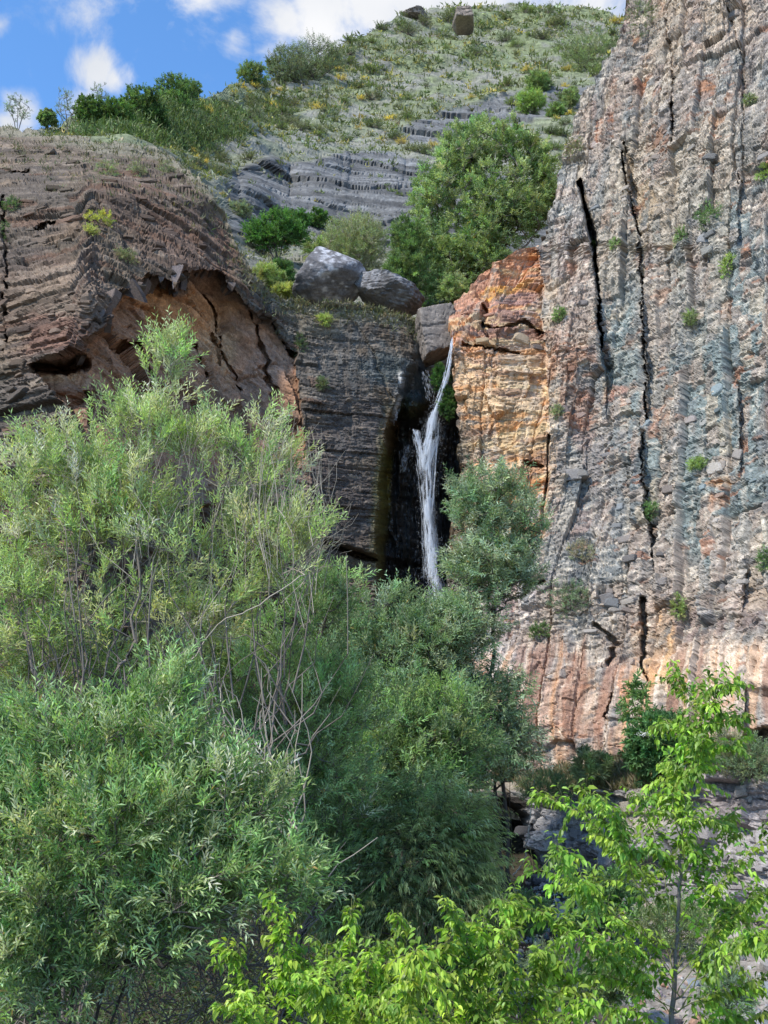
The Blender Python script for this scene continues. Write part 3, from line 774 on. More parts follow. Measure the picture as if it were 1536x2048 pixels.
def build_hill():
    px = np.arange(-500, 1560, 3.0)
    top = np.interp(px, [p[0] for p in HTOP], [p[1] for p in HTOP]) + 2.5 * vnoise(np.stack([px / 17.0, px * 0], -1), 61)
    v = np.linspace(0, 1, 370)
    PY = top[None, :] + (800 - top)[None, :] * v[:, None]
    PX = np.repeat(px[None, :], len(v), 0)
    Y0 = hill_Y(PX, PY)
    P0 = at(PX, PY, Y0); N = grid_normals(P0)
    x, y, z = P0[..., 0], P0[..., 1], P0[..., 2]
    warp = fbm(np.stack([x / 9, z / 7], -1), 4, 605); warp2 = fbm(np.stack([x / 1.8, z / 1.8], -1), 4, 609)
    # outcrop of grey beds
    nzz = 14 * warp
    otop = np.interp(PX, [380, 440, 480, 520, 620, 700, 800, 860, 1100], [400, 352, 330, 318, 322, 300, 300, 330, 350]) + nzz
    oct_ = ss(0, 14, PY - otop) * ss(430, 470, PX + nzz) * ss(505, 470, PY + nzz * 0.7)
    o2 = ss(0, 10, PY - np.interp(PX, [780, 860, 1000, 1120], [265, 232, 185, 170]) - nzz * 0.4) * ss(0, 12, np.interp(PX, [780, 860, 1000, 1120], [300, 300, 270, 235]) + nzz * 0.4 - PY) * ss(770, 830, PX + nzz)
    oc = np.maximum(oct_, o2)
    f1, h1 = facets(x / 14.0 + 0.3 * warp2, (z + 0.10 * x) / 2.2 + 0.5 * warp, 621, 0.30, 0.16, 0.15, 0.06)
    f2, h2 = bricks((z + 0.08 * x + 0.9 * warp) / 0.55, x / 9.0 + 0.4 * warp, 631, 0.16, 0.03, 0.10, 0.14, 0.5)
    f3, h3 = facets(x / 1.9, z / 0.3 + 0.4 * warp2, 641, 0.07, 0.08)
    d = oc * (f1 + 0.8 * f2 + 0.15 * f3) + (1 - oc) * (0.6 * f3 + 0.30 * warp2 + 0.10 * f2) + 1.3 * warp
    # buttress bulges of the outcrop
    for bx, w_ in ((530, 38), (640, 42), (745, 45)):
        d += 0.45 * oct_ * np.sqrt(np.clip(1 - ((PX + 20 * warp - bx) / (w_ * 1.35)) ** 2, 0, 1)) * ss(420, 360, PY)
    Nh = N * np.array([1, 1, 0.15]); Nh /= np.linalg.norm(Nh, axis=-1, keepdims=True)
    d = d + oc * 0.25 * warp2
    P = P0 + (Nh * oc[..., None] + N * (1 - oc[..., None])) * d[..., None]
    col = np.broadcast_to(np.array([0.205, 0.20, 0.165]), P.shape).copy()
    gr = ss(-0.35, 0.2, fbm(np.stack([x / 3.0, z / 2.0], -1), 4, 650) + 0.25 * warp)
    gdens = np.interp(PY, [0, 120, 200, 300, 400, 640], [0.95, 0.9, 0.75, 0.5, 0.25, 0.5])
    gdens = np.maximum(gdens, 0.95 * ss(480, 380, PX) * ss(360, 300, PY)); gdens = np.maximum(gdens, 0.8 * ss(520, 560, PY) * ss(600, 540, PX))
    m = (gr * gdens)[..., None]
    gc = np.array([0.15, 0.175, 0.085]) * (0.75 + 0.5 * rnd(np.floor(x / 0.7).astype(np.int64), np.floor(z / 0.5).astype(np.int64), np.int64(3)))[..., None]
    col = col * (1 - m) + gc * m
    m = oc[..., None]; oc_c = np.array([0.13, 0.13, 0.127]) * (0.68 + 0.64 * h2)[..., None] * (0.85 + 0.3 * h3)[..., None]
    col = col * (1 - m) + oc_c * m
    col *= (0.86 + 0.28 * h3)[..., None]
    nb = 6; rows = []
    for k in range(nb, 0, -1):
        s = (k / nb) ** 1.5 * 40.0
        rows.append(P[:1] + np.array([0, s, -0.25 * s]))
    P2 = np.concatenate(rows + [P], 0); c2 = np.concatenate([np.repeat(col[:1], nb, 0), col], 0)
    nr, nc = P2.shape[:2]
    ob = mesh_np('hillside', P2.reshape(-1, 3), grid_faces(nr, nc), M_SLOPE, np.clip(c2, 0.01, 0.8).reshape(-1, 3))
    tag(ob, 'steep scree and scrub hillside rising behind the waterfall', kind='structure')
    return ob, PX, PY, P, N, oc

# ================================================================== ground
def ground_z(x, y):
    x = np.asarray(x, float); y = np.asarray(y, float)
    z = np.interp(y, [-400, 2.5, 5, 8.5, 12, 19, 24, 32, 60, 400], [0, 0, -0.9, -2.3, -2.25, -1.6, -1.1, 0.6, 0.0, 0])
    right = ss(1.5, 4.5, x - 0.05 * y)
    z = z + right * np.interp(y, [8, 12, 14, 19, 24, 30], [0, 0.1, 0.15, 0.2, 0.1, 0])
    p = np.stack([x, y], -1)
    z = z + 0.16 * fbm(p / 2.2, 4, 701) + 0.05 * fbm(p / 0.4, 3, 702) * (np.abs(x) < 40)
    far = ss(60, 300, np.hypot(x, y)); z = z + far * 26 * (0.5 + fbm(p / 160.0, 3, 705))
    return z
def build_ground():
    def axis(lo, hi, mid0, mid1, step):
        core = np.arange(mid0, mid1, step)
        a = mid0 - np.geomspace(step, mid0 - lo, 60)[::-1]; b = mid1 + np.geomspace(step, hi - mid1, 60)
        return np.concatenate([a, core, b])
    X = axis(-1500, 1500, -7, 12, 0.075); Yv = axis(-1500, 2500, 6, 26, 0.085)
    XX, YY = np.meshgrid(X, Yv)
    Z = ground_z(XX, YY)
    P = np.stack([XX, YY, Z], -1)
    n = fbm(np.stack([XX / 0.9, YY / 0.9], -1), 4, 711)
    cu, cv, du, dv, e = cells(XX / 0.22, YY / 0.22, 713)
    hh = rnd(cu, cv, np.int64(9))
    P[..., 2] += 0.05 * (hh - 0.5) * (np.abs(XX) < 14)
    scree = ss(0.6, 1.6, XX - 0.125 * YY + 0.8 * n) * ss(32, 26, YY)
    col = np.array([0.045, 0.038, 0.026]) * (1 - scree[..., None]) + np.array([0.25, 0.225, 0.195]) * scree[..., None]
    col = col * (0.7 + 0.6 * hh[..., None]) * (1 + 0.3 * n[..., None])
    nr, nc = XX.shape
    ob = mesh_np('ground', P.reshape(-1, 3), grid_faces(nr, nc), M_ROCK, np.clip(col, 0.01, 0.6).reshape(-1, 3))
    tag(ob, 'earth and grey scree on the valley floor', kind='structure')
    return ob

RC = build_cliff_right()
LC = build_cliff_left()
LG = build_ledge()
HL = build_hill()
build_ground()

def on_surface(S, px, py):
    """point and normal of a built cliff nearest a photo pixel"""
    PX, PY = S[1], S[2]
    if S is RC:
        r = np.searchsorted(PY[:, 0], py); r = min(max(r, 0), PY.shape[0] - 1)
        c = int(np.argmin(np.abs(PX[r] - px)))
    else:
        c = int(np.argmin(np.abs(PX[0] - px))); r = int(np.argmin(np.abs(PY[:, c] - py)))
    return S[3][r, c], S[4][r, c], (S[5][r, c] if S is not HL else None)
# ================================================================== plant machinery
def unit(v):
    v = np.asarray(v, float)
    return v / (np.linalg.norm(v, axis=-1, keepdims=True) + 1e-12)

def rand_dir(n, up=0.0, r=None):
    r = r or rng
    v = r.normal(size=(n, 3)); v[:, 2] += up
    return unit(v)

LANCE = (np.array([[0, 0, 0], [0.42, -0.5, 0.10], [0.42, 0.5, 0.10], [1, 0, -0.10]]), np.array([[0, 1, 3], [0, 3, 2]]))
OVATE = (np.array([[0, 0, 0], [0.22, -0.40, 0.10], [0.22, 0.40, 0.10], [0.58, -0.44, 0.04], [0.58, 0.44, 0.04], [1.0, 0, -0.26],
                   [0.24, 0, -0.02], [0.60, 0, -0.09]]),
         np.array([[0, 1, 6], [0, 6, 2], [1, 3, 7], [1, 7, 6], [6, 7, 4], [6, 4, 2], [3, 5, 7], [7, 5, 4]]))

def leaf_arrays(pos, d, nrm, length, width, col, shape=LANCE):
    T, Fc = shape
    d = unit(d); side = unit(np.cross(d, nrm)); n = np.cross(side, d)
    L = np.asarray(length)[:, None, None]; W = np.asarray(width)[:, None, None]
    V = (pos[:, None, :] + d[:, None, :] * T[None, :, 0:1] * L + side[:, None, :] * T[None, :, 1:2] * W + n[:, None, :] * T[None, :, 2:3] * L)
    N, K = len(pos), len(T)
    Fa = Fc[None] + (np.arange(N) * K)[:, None, None]
    C = np.repeat(col[:, None, :], K, 1)
    return V.reshape(-1, 3), Fa.reshape(-1, 3), C.reshape(-1, 3)

def tubes(a, b, ra, rb, da, db, k=4):
    """prisms between points a and b; ring planes follow da, db so chained pieces meet"""
    def frame(d):
        d = unit(d); ref = np.where(np.abs(d[:, 2:3]) > 0.92, np.array([[1.0, 0, 0]]), np.array([[0, 0, 1.0]]))
        x = unit(np.cross(ref, d)); return x, np.cross(d, x)
    n = len(a); ang = np.arange(k) * 2 * math.pi / k
    def ring(p, d, r):
        x, y = frame(d)
        return p[:, None] + r[:, None, None] * (np.cos(ang)[None, :, None] * x[:, None] + np.sin(ang)[None, :, None] * y[:, None])
    V = np.concatenate([ring(a, da, ra), ring(b, db, rb)], 1)
    i = np.arange(k); j = (i + 1) % k
    Fq = np.stack([i, j, j + k, i + k], 1)
    Fa = (Fq[None] + (np.arange(n) * 2 * k)[:, None, None]).reshape(-1, 4)
    return V.reshape(-1, 3), Fa

class Skel:
    def __init__(s):
        s.p = []; s.par = []; s.stem = []; s.tips = []; s.fixed = {}
    def add(s, p, par, stem):
        s.p.append(np.array(p, float)); s.par.append(par); s.stem.append(stem)
        return len(s.p) - 1
    def chain(s, pts, par=-1, stem=0, sub=4, wob=0.02, r=None):
        """smooth polyline through pts; returns index of its end"""
        pts = [np.array(p, float) for p in pts]; idx = par
        if par == -1: idx = s.add(pts[0], -1, stem)
        n = len(pts)
        for i in range(n - 1):
            p0 = pts[max(i - 1, 0)]; p1 = pts[i]; p2 = pts[i + 1]; p3 = pts[min(i + 2, n - 1)]
            for q in range(1, sub + 1):
                t = q / sub
                c = 0.5 * ((2 * p1) + (-p0 + p2) * t + (2 * p0 - 5 * p1 + 4 * p2 - p3) * t * t + (-p0 + 3 * p1 - 3 * p2 + p3) * t ** 3)
                if q < sub: c = c + rng.normal(size=3) * wob
                idx = s.add(c, idx, stem)
        return idx
    def grow(s, pts, seg=0.35, wob=0.04, up=0.35, sag=0.0, bias=0.0):
        pts = np.asarray(pts)
        base = s.p[0]
        order = np.argsort(np.linalg.norm(pts - base, axis=1))
        arr = np.array(s.p); cap = len(arr) + len(pts) * 14
        buf = np.zeros((cap, 3)); buf[:len(arr)] = arr; n = len(arr)
        for k in order:
            q = pts[k]
            dv = q - buf[:n]; dist = np.linalg.norm(dv, axis=1)
            pen = dist + up * np.maximum(0, -dv[:, 2] + 0.25 * dist)       # prefer to start lower than the tip
            if bias: pen = pen + bias * np.arange(n) / n
            j = int(np.argmin(pen)); D = dist[j]
            m = int(min(10, max(1, round(D / seg))))
            par = s.par[j]
            t0 = unit(s.p[j] - s.p[par]) if par >= 0 else np.array([0, 0, 1.0])
            c1 = s.p[j] + (t0 * 0.5 + np.array([0, 0, 0.5])) * D * 0.45
            idx = j
            for i in range(1, m + 1):
                t = i / m
                c = (1 - t) ** 2 * s.p[j] + 2 * t * (1 - t) * c1 + t * t * q
                if i < m: c = c + rng.normal(size=3) * wob * min(1, D)
                c[2] -= sag * 0
                idx = s.add(c, idx, s.stem[j]); buf[n] = c; n += 1
            s.tips.append(idx)
    def radii(s, r0=0.004, pw=2.3, rmax=0.12):
        n = len(s.p); a = np.zeros(n); par = np.array(s.par)
        has = np.zeros(n, bool); has[par[par >= 0]] = True
        a[~has] = r0 ** pw
        for i in range(n - 1, 0, -1):
            if par[i] >= 0:
                a[par[i]] += a[i] + (0.15 * r0) ** pw
        return np.minimum(a ** (1 / pw), rmax)
    def dirs(s):
        P = np.array(s.p); par = np.array(s.par); n = len(P)
        D = np.zeros((n, 3)); m = par >= 0
        D[m] = unit(P[m] - P[par[m]])
        for i in range(n):
            if par[i] < 0: D[i] = (0, 0, 1)
        return P, par, D
    def build(s, name, mat, parent, R, kthick=6, split=True, thin=0.012, thinname='branches', thinmat=None):
        P, par, D = s.dirs(); st = np.array(s.stem)
        m = par >= 0; i = np.where(m)[0]; j = par[i]
        rj = np.where(R[j] > 2.6 * R[i], R[i] * 1.5, R[j])
        thick = R[i] >= thin
        out = []
        for sid in sorted(set(st.tolist())):
            q = thick & (st[i] == sid)
            if q.any():
                V, Fa = tubes(P[j[q]], P[i[q]], rj[q], R[i[q]], np.where((rj[q] < R[j[q]])[:, None], D[i[q]], D[j[q]]), D[i[q]], kthick)
                out.append(mesh_np(name, V, Fa, mat, smooth=True, parent=parent, loc=parent.location))
        q = ~thick
        if q.any():
            V, Fa = tubes(P[j[q]], P[i[q]], rj[q], R[i[q]], D[i[q]], D[i[q]], 3)
            o = mesh_np(thinname, V, Fa, thinmat or mat, smooth=True, parent=parent, loc=parent.location)
            o['kind'] = 'stuff'
        return out

def blob_points(blobs, n, shell=0.35):
    """points inside a set of ellipsoids given by photo pixel centre, pixel radii, distance, depth radius"""
    wts = np.array([b[2] * b[3] for b in blobs], float); wts /= wts.sum()
    out = []
    for b, c in zip(blobs, rng.multinomial(n, wts)):
        px, py, rx, ry, Y, rY = b
        ctr = at(px, py, Y); s = mpp(py, Y)
        v = rng.normal(size=(c, 3)); v = unit(v); rad = rng.random(c) ** shell
        v = v * rad[:, None]
        upv = at(px, py - 10, Y) - ctr; upv = upv / 10
        out.append(ctr + np.stack([v[:, 0] * rx * s, v[:, 1] * rY, v[:, 2] * 0], 1) + np.outer(v[:, 2] * ry, upv))
    return np.concatenate(out)

def twig_cloud(org, d, L, nleaf, llen, lwid, bend=0.0, ang=0.75, droop=0.0, cols=None, shape=LANCE, start=0.15, upnorm=0.6, curl=0.0, seed=0, lean=None):
    """twigs with alternate leaves. returns (leaf V,F,C) and twig (V,F)"""
    T = len(org); d = unit(d)
    q = nleaf
    t = np.clip(start + (1 - start) * (np.arange(q)[None] + rng.random((T, q)) * 0.6) / q, 0, 1.0)
    g = np.zeros(3); g[2] = bend
    pos = org[:, None] + d[:, None] * (L[:, None] * t)[..., None] + g * (L[:, None] * t * t)[..., None]
    tan = unit(d[:, None] + 2 * g * t[..., None])
    ref = unit(np.cross(tan, rng.normal(size=(T, 1, 3))))
    ref2 = np.cross(tan, ref)
    phi = (np.arange(q)[None] * 2.4 + rng.random((T, 1)) * 6.28 + rng.normal(size=(T, q)) * 0.3)[..., None]
    side = ref * np.cos(phi) + ref2 * np.sin(phi)
    a = (ang * (0.7 + 0.6 * rng.random((T, q))))[..., None]
    ld = unit(tan * np.cos(a) + side * np.sin(a) + np.array([0, 0, -1.0]) * droop)
    nr = unit(np.array([0, 0, 1.0]) * upnorm + rng.normal(size=(T, q, 3)) * 0.5)
    size = (0.65 + 0.5 * rng.random((T, q))) * np.where(t > 0.9, 0.8, 1.0)
    c = np.repeat(cols[:, None], q, 1) * (0.72 + 0.56 * rng.random((T, q, 1)))
    dead = rng.random((T, q)) < 0.004
    c[dead] = np.array([0.34, 0.25, 0.09]) * (cols.mean() / 0.15) ** 0.3
    LV = leaf_arrays(pos.reshape(-1, 3), ld.reshape(-1, 3), nr.reshape(-1, 3), (llen * size).ravel(), (lwid * size).ravel(), c.reshape(-1, 3), shape)
    # twig
    e1 = org + d * (L * 0.5)[:, None] + g * (L * 0.25)[:, None]; e2 = org + d * L[:, None] + g * L[:, None]
    r = np.full(T, 1.0)
    return LV, (org, e1, e2), (pos, ld, nr, size, c)

def merge(parts):
    V, Fs, C, off = [], [], [], 0
    for p in parts:
        V.append(p[0]); Fs.append(p[1] + off); off += len(p[0])
        if len(p) > 2: C.append(p[2])
    return np.concatenate(V), np.concatenate(Fs), (np.concatenate(C) if C else None)

def twig_mesh(name, seg3, r, mat, parent):
    o_, e1, e2 = seg3; n = len(o_)
    V1, F1 = tubes(o_, e1, np.full(n, r), np.full(n, r * 0.75), e1 - o_, e2 - o_, 3)
    V2, F2 = tubes(e1, e2, np.full(n, r * 0.75), np.full(n, r * 0.3), e2 - o_, e2 - e1, 3)
    ob = mesh_np(name, np.concatenate([V1, V2]), np.concatenate([F1, F2 + len(V1)]), mat, parent=parent, loc=parent.location)
    ob['kind'] = 'stuff'
    return ob

GAIN = 2.35
def palette(n, cols, wts=None, var=0.18, gain=1.0):
    cols = np.array(cols, float) * gain
    c = cols[rng.choice(len(cols), n, p=wts)]
    return np.clip(c * (1 + var * rng.normal(size=(n, 1))) * (1 + 0.06 * rng.normal(size=(n, 3))), 0.005, 0.7)

def leafy_tree(name, label, cat, base, stems, blobs, ntip, twigs_per, nleaf, llen, lwid, cols, tw_len=0.4, bend=0.0, droop=0.0, ang=0.7,
               seg=0.35, r0=0.004, rmax=0.09, wob=0.05, bark=None, twigmat=None, thin=0.012, up=0.35, wts=None, shape=LANCE, outward=0.5, upward=0.5,
               group=None, leafmat=None, shell=0.35, ttwig=0.0022, trunkname='trunk', clump=0.0, kth=6, pw=2.3):
    base = np.array(base, float)
    root = empty(name, tuple(float(c) for c in base), label, cat, group)
    sk = Skel()
    for i, st in enumerate(stems):
        sk.chain(st, -1, i, 5, wob * 0.6)
    pts = blob_points(blobs, ntip, shell)
    sk.grow(pts, seg, wob, up)
    R = sk.radii(r0, pw, rmax)
    sk.build(trunkname, bark or M_BARK, root, R, kth, thin=thin, thinmat=twigmat)
    P, par, D = sk.dirs()
    tips = np.array(sk.tips)
    ctr = pts.mean(0)
    org = np.repeat(tips, twigs_per); o_ = P[org]
    # some twigs start a little way back along the branch
    back = rng.random(len(org)) < 0.45
    o_ = np.where(back[:, None], (P[org] + P[np.maximum(par[org], 0)]) / 2, o_)
    d = unit(D[org] * 0.7 + outward * unit(o_ - ctr) + np.array([0, 0, 1.0]) * upward + rng.normal(size=(len(org), 3)) * 0.55)
    L = tw_len * (0.6 + 0.8 * rng.random(len(org)))
    tc = palette(len(tips), cols, wts, gain=GAIN); cc = np.repeat(tc, twigs_per, 0)
    LV, tw, _ = twig_cloud(o_, d, L, nleaf, llen, lwid, bend, ang, droop, cc, shape)
    crown = mesh_np('crown', LV[0], LV[1], leafmat or M_LEAF, LV[2], parent=root, loc=base)
    twig_mesh('twigs', tw, ttwig, twigmat or bark or M_BARK, root)
    return root, sk

def bare_twigs(root, starts, ends, r, mat, name='bare_stems', wob=0.05, n=5):
    V, Fs, off = [], [], 0
    for a, b in zip(starts, ends):
        a = np.array(a, float); b = np.array(b, float); L = np.linalg.norm(b - a)
        side = rng.normal(size=3) * 0.10 * L
        pts = [a + (b - a) * t + side * 4 * t * (1 - t) + rng.normal(size=3) * wob * (0 < t < 1) for t in np.linspace(0, 1, n)]
        pts = np.array(pts); dd = np.gradient(pts, axis=0)
        rr = r * np.linspace(1, 0.35, n)
        v, f = tubes(pts[:-1], pts[1:], rr[:-1], rr[1:], dd[:-1], dd[1:], 4)
        V.append(v); Fs.append(f + off); off += len(v)
    o = mesh_np(name, np.concatenate(V), np.concatenate(Fs), mat, smooth=True, parent=root, loc=root.location)
    o['kind'] = 'stuff'
    return o
# ================================================================== boulders and broken rock
import bmesh
def ico(sub):
    bm = bmesh.new(); bmesh.ops.create_icosphere(bm, subdivisions=sub, radius=1.0)
    V = np.array([v.co[:] for v in bm.verts]); Fa = np.array([[v.index for v in f.verts] for f in bm.faces]); bm.free()
    return V, Fa
ICO = {k: ico(k) for k in (1, 2, 3, 5)}
def rock_shape(seed, sub=2, npl=12, round_=0.12, noise=0.05, scale=(1, 1, 1), flat=0.0):
    r = np.random.default_rng(seed)
    D, Fa = ICO[sub]
    n = unit(r.normal(size=(npl, 3))); h = 0.62 + 0.38 * r.random(npl)
    dots = D @ n.T
    rad = np.where(dots > 0.05, h[None] / np.maximum(dots, 0.05), 9.0)
    rad = np.minimum(rad.min(1), 1.25)
    V = D * rad[:, None]
    if noise:
        V = V * (1 + noise * fbm(V * 2.2 + seed, 4, seed)[:, None] + 0.4 * noise * fbm(V * 9 + seed, 3, seed + 3)[:, None])
    return V * np.array(scale), Fa

def block_shape(seed, sub=3):
    r = np.random.default_rng(seed)
    D, Fa = ICO[sub]
    ax = np.array([[1, 0, 0], [-1, 0, 0], [0, 1, 0], [0, -1, 0], [0, 0, 1], [0, 0, -1]], float)
    n = unit(np.concatenate([ax + 0.16 * r.normal(size=(6, 3)), r.normal(size=(5, 3))])); h = np.concatenate([0.72 + 0.12 * r.random(6), 0.86 + 0.2 * r.random(5)])
    dots = D @ n.T
    rad = np.where(dots > 0.04, h[None] / np.maximum(dots, 0.04), 9.0).min(1)
    V = D * np.minimum(rad, 1.3)[:, None]
    return V + 0.02 * fbm(V * 3 + seed, 3, seed)[:, None] * unit(V), Fa
def place_rock(name, px, py, Y, rx, ry, ryd, seed, col, label, cat='boulder', sub=5, npl=9, noise=0.07, kind=None, bedded=False, rot=0.0, group=None, patch=None, block=False):
    s = mpp(py, Y); c = at(px, py, Y)
    V, Fa = block_shape(seed, 5) if block else rock_shape(seed, sub, npl, noise=noise)
    if bedded:
        fc, hh = facets(V[:, 0] * 1.2 + V[:, 1], V[:, 2] * 7 + 1.5 * vnoise(V * 2, seed), seed, 0.035, 0.03, 0.03, 0.15)
        V = V * (1 + fc[:, None])
    V[:, 2] = V[:, 2]
    ca, sa = math.cos(rot), math.sin(rot)
    x, z = V[:, 0] * rx * s, V[:, 2] * ry * s
    V = np.stack([x * ca - z * sa, V[:, 1] * ryd, x * sa + z * ca], 1)
    nn = fbm(V * 1.7, 4, seed + 5); n2 = fbm(V * 7, 3, seed + 6)
    C = np.array(col)[None] * (1 + 0.35 * nn[:, None] + 0.25 * n2[:, None])
    if patch is not None:       # pale speckle, stronger towards the top
        m = ss(0.0, 0.25, n2 + 0.5 * nn + 0.25 * V[:, 2] / (ry * s))[:, None] * 0.75
        C = C * (1 - m) + np.array(patch) * m
    o = mesh_np(name, V, Fa, M_BOULDER, np.clip(C, 0.01, 0.8))
    o.location = [float(q) for q in c]
    return tag(o, label, cat, group, kind)

place_rock('boulder', 652, 553, 33.6, 66, 48, 1.0, 14, (0.15, 0.145, 0.15), 'big pale speckled boulder perched on the brink beside the flat one', patch=(0.52, 0.52, 0.54), rot=0.0)
place_rock('boulder', 772, 588, 33.4, 62, 30, 1.0, 29, (0.13, 0.125, 0.125), 'flat dark grey boulder lying above the waterfall, undercut below', bedded=True, rot=-0.18, patch=(0.24, 0.24, 0.25))
place_rock('boulder', 868, 665, 32.0, 42, 66, 0.8, 46, (0.18, 0.155, 0.135), 'tall wedged boulder jammed at the head of the waterfall', bedded=True, block=True)
place_rock('rock_outcrop', 926, 41, 121, 22, 17, 2.4, 53, (0.23, 0.19, 0.16), 'brown blocky rock knob standing on the hill crest', 'rock', bedded=True, block=True)
place_rock('rock_outcrop', 832, 36, 128, 30, 12, 2.4, 55, (0.20, 0.17, 0.15), 'low dark rock rib on the hill crest beside the brown knob', 'rock', bedded=True, npl=18, noise=0.15)

# angular slabs and blocks standing out of the rock faces: each its own piece of the cliff
BLK = []
for k in range(8):
    V, Fa = block_shape(900 + k)
    BLK.append(mesh_np('rock_block', V, Fa, M_BLOCK, link=False))
def blocks_on(S, n, pick, size, name='rock_block', flat=0.5, sink=0.35, tiltz=0.0, maxc=0.75):
    ob, PX, PY, P, N, COLR = S
    nr, nc = P.shape[:2]; made = 0; tries = 0
    while made < n and tries < n * 30:
        tries += 1
        r, c = int(rng.integers(6, nr - 6)), int(rng.integers(6, nc - 6))
        if not pick(PX[r, c], PY[r, c]): continue
        made += 1
        p = P[r, c]; nv = N[r, c]
        w_ = size * (0.5 + rng.random() ** 2 * 1.6)
        nx = Vector(nv); zax = Vector((0.0, 0.0, 1.0)) + Vector(rng.normal(size=3) * 0.12) + Vector((tiltz, tiltz, 0))
        xax = zax.cross(nx).normalized(); zax = nx.cross(xax).normalized()
        sx, sz, sn = w_ * (0.7 + 0.6 * rng.random()), w_ * flat * (0.6 + 0.8 * rng.random()), w_ * (0.35 + 0.3 * rng.random())
        Mx = Matrix(((xax.x * sx, nx.x * sn, zax.x * sz, p[0] - nv[0] * sn * sink), (xax.y * sx, nx.y * sn, zax.y * sz, p[1] - nv[1] * sn * sink),
                     (xax.z * sx, nx.z * sn, zax.z * sz, p[2] - nv[2] * sn * sink), (0, 0, 0, 1)))
        o = bpy.data.objects.new(name, BLK[int(rng.integers(len(BLK)))]); COL.objects.link(o)
        o.parent = ob; o.matrix_world = Mx
        cc = COLR[r, c] * (0.75 + 0.4 * rng.random()); cc = cc * min(1.0, 0.38 / max(cc.max(), 0.02))
        o.color = (float(cc[0]), float(cc[1]), float(cc[2]), 1)

blocks_on(RC, 120, lambda x, y: 1100 < x < 1550 and 0 < y < 1250, 0.15, flat=0.6)
blocks_on(RC, 70, lambda x, y: (905 < x < 1090 and 600 < y < 720) or (1180 < x < 1300 and 1180 < y < 1330), 0.17, flat=0.45)
blocks_on(LC, 170, lambda x, y: -60 < x < 560 and 300 < y < 800 and not inside(np.array(float(x)), np.array(float(y)), CAVE), 0.17, flat=0.3)
blocks_on(LG, 110, lambda x, y: 1060 < x < 1620 and y < 1880, 0.20, flat=0.55, sink=0.2)

# hanging flakes along the lip of the hollow
def flake(seed):
    r = np.random.default_rng(seed)
    w, h, t = 1.0, 1.0, 0.22
    top = [(-0.5 * w, 0.25), (0.5 * w, 0.3 + 0.1 * r.random())]; tip = (0.3 * (r.random() - 0.5), -h)
    mid = [(-0.42 * w, -0.3 * r.random()), (0.36 * w, -0.2 - 0.3 * r.random())]
    o2 = [top[0], top[1], mid[1], tip, mid[0]]
    V = [(x, -t * (0.5 + 0.4 * r.random()), z) for x, z in o2] + [(x * 0.92, t * 0.5, z * 0.92) for x, z in o2]
    n = 5
    me = bpy.data.meshes.new('rock_flake')
    me.from_pydata(V, [], [list(range(n))[::-1], list(range(n, 2 * n))] + [[i, (i + 1) % n, (i + 1) % n + n, i + n] for i in range(n)])
    me.materials.append(M_BLOCK); me.update()
    return me
FLK = [flake(k) for k in range(6)]
lipx = [p for p in LIP]
for k in range(36):
    i = int(rng.integers(2, len(LIP) - 1)); t = rng.random()
    x = LIP[i][0] * (1 - t) + LIP[i + 1][0] * t if i + 1 < len(LIP) else LIP[i][0]
    y = LIP[i][1] * (1 - t) + LIP[i + 1][1] * t if i + 1 < len(LIP) else LIP[i][1]
    inn = rng.random() * 22
    p, nv, cc = on_surface(LC, x, y + inn)
    o = bpy.data.objects.new('rock_flake', FLK[k % 6]); COL.objects.link(o); o.parent = LC[0]
    s = 0.10 + 0.22 * rng.random() ** 1.5
    if 195 < x < 460: s *= 1.45
    o.matrix_world = Matrix.Translation(Vector(p) + Vector((0, 0.05, -0.02))) @ Matrix.Rotation(rng.normal() * 0.5 - 0.3, 4, 'Z') @ Matrix.Rotation(rng.normal() * 0.35, 4, 'Y') @ Matrix.Rotation(rng.normal() * 0.3, 4, 'X') @ Matrix.Diagonal((s, s * 2.2, s * (0.6 + 0.6 * rng.random()), 1))
    cb = np.array([0.14, 0.11, 0.095]) * (0.6 + 0.7 * rng.random())
    o.color = (cb[0], cb[1], cb[2], 1)
# the one long pointed flake
for (x, y, s, asp, sh) in ((357, 548, 0.34, 1.6, 1.3), (376, 556, 0.26, 1.0, 0.7), (234, 600, 0.3, 1.0, 1.0), (310, 560, 0.22, 1.1, 1.0), (205, 632, 0.24, 1.0, 1.0)):
    p, nv, cc = on_surface(LC, x, y)
    o = bpy.data.objects.new('rock_flake', FLK[int(s * 100) % 6]); COL.objects.link(o); o.parent = LC[0]
    o.matrix_world = Matrix.Translation(Vector(p) + Vector((0, -0.15, 0.0))) @ Matrix.Rotation(0.15, 4, 'Y') @ Matrix.Diagonal((s * 0.9, s, s * asp, 1)) if True else None
    o.color = (0.16 * sh, 0.13 * sh, 0.12 * sh, 1)

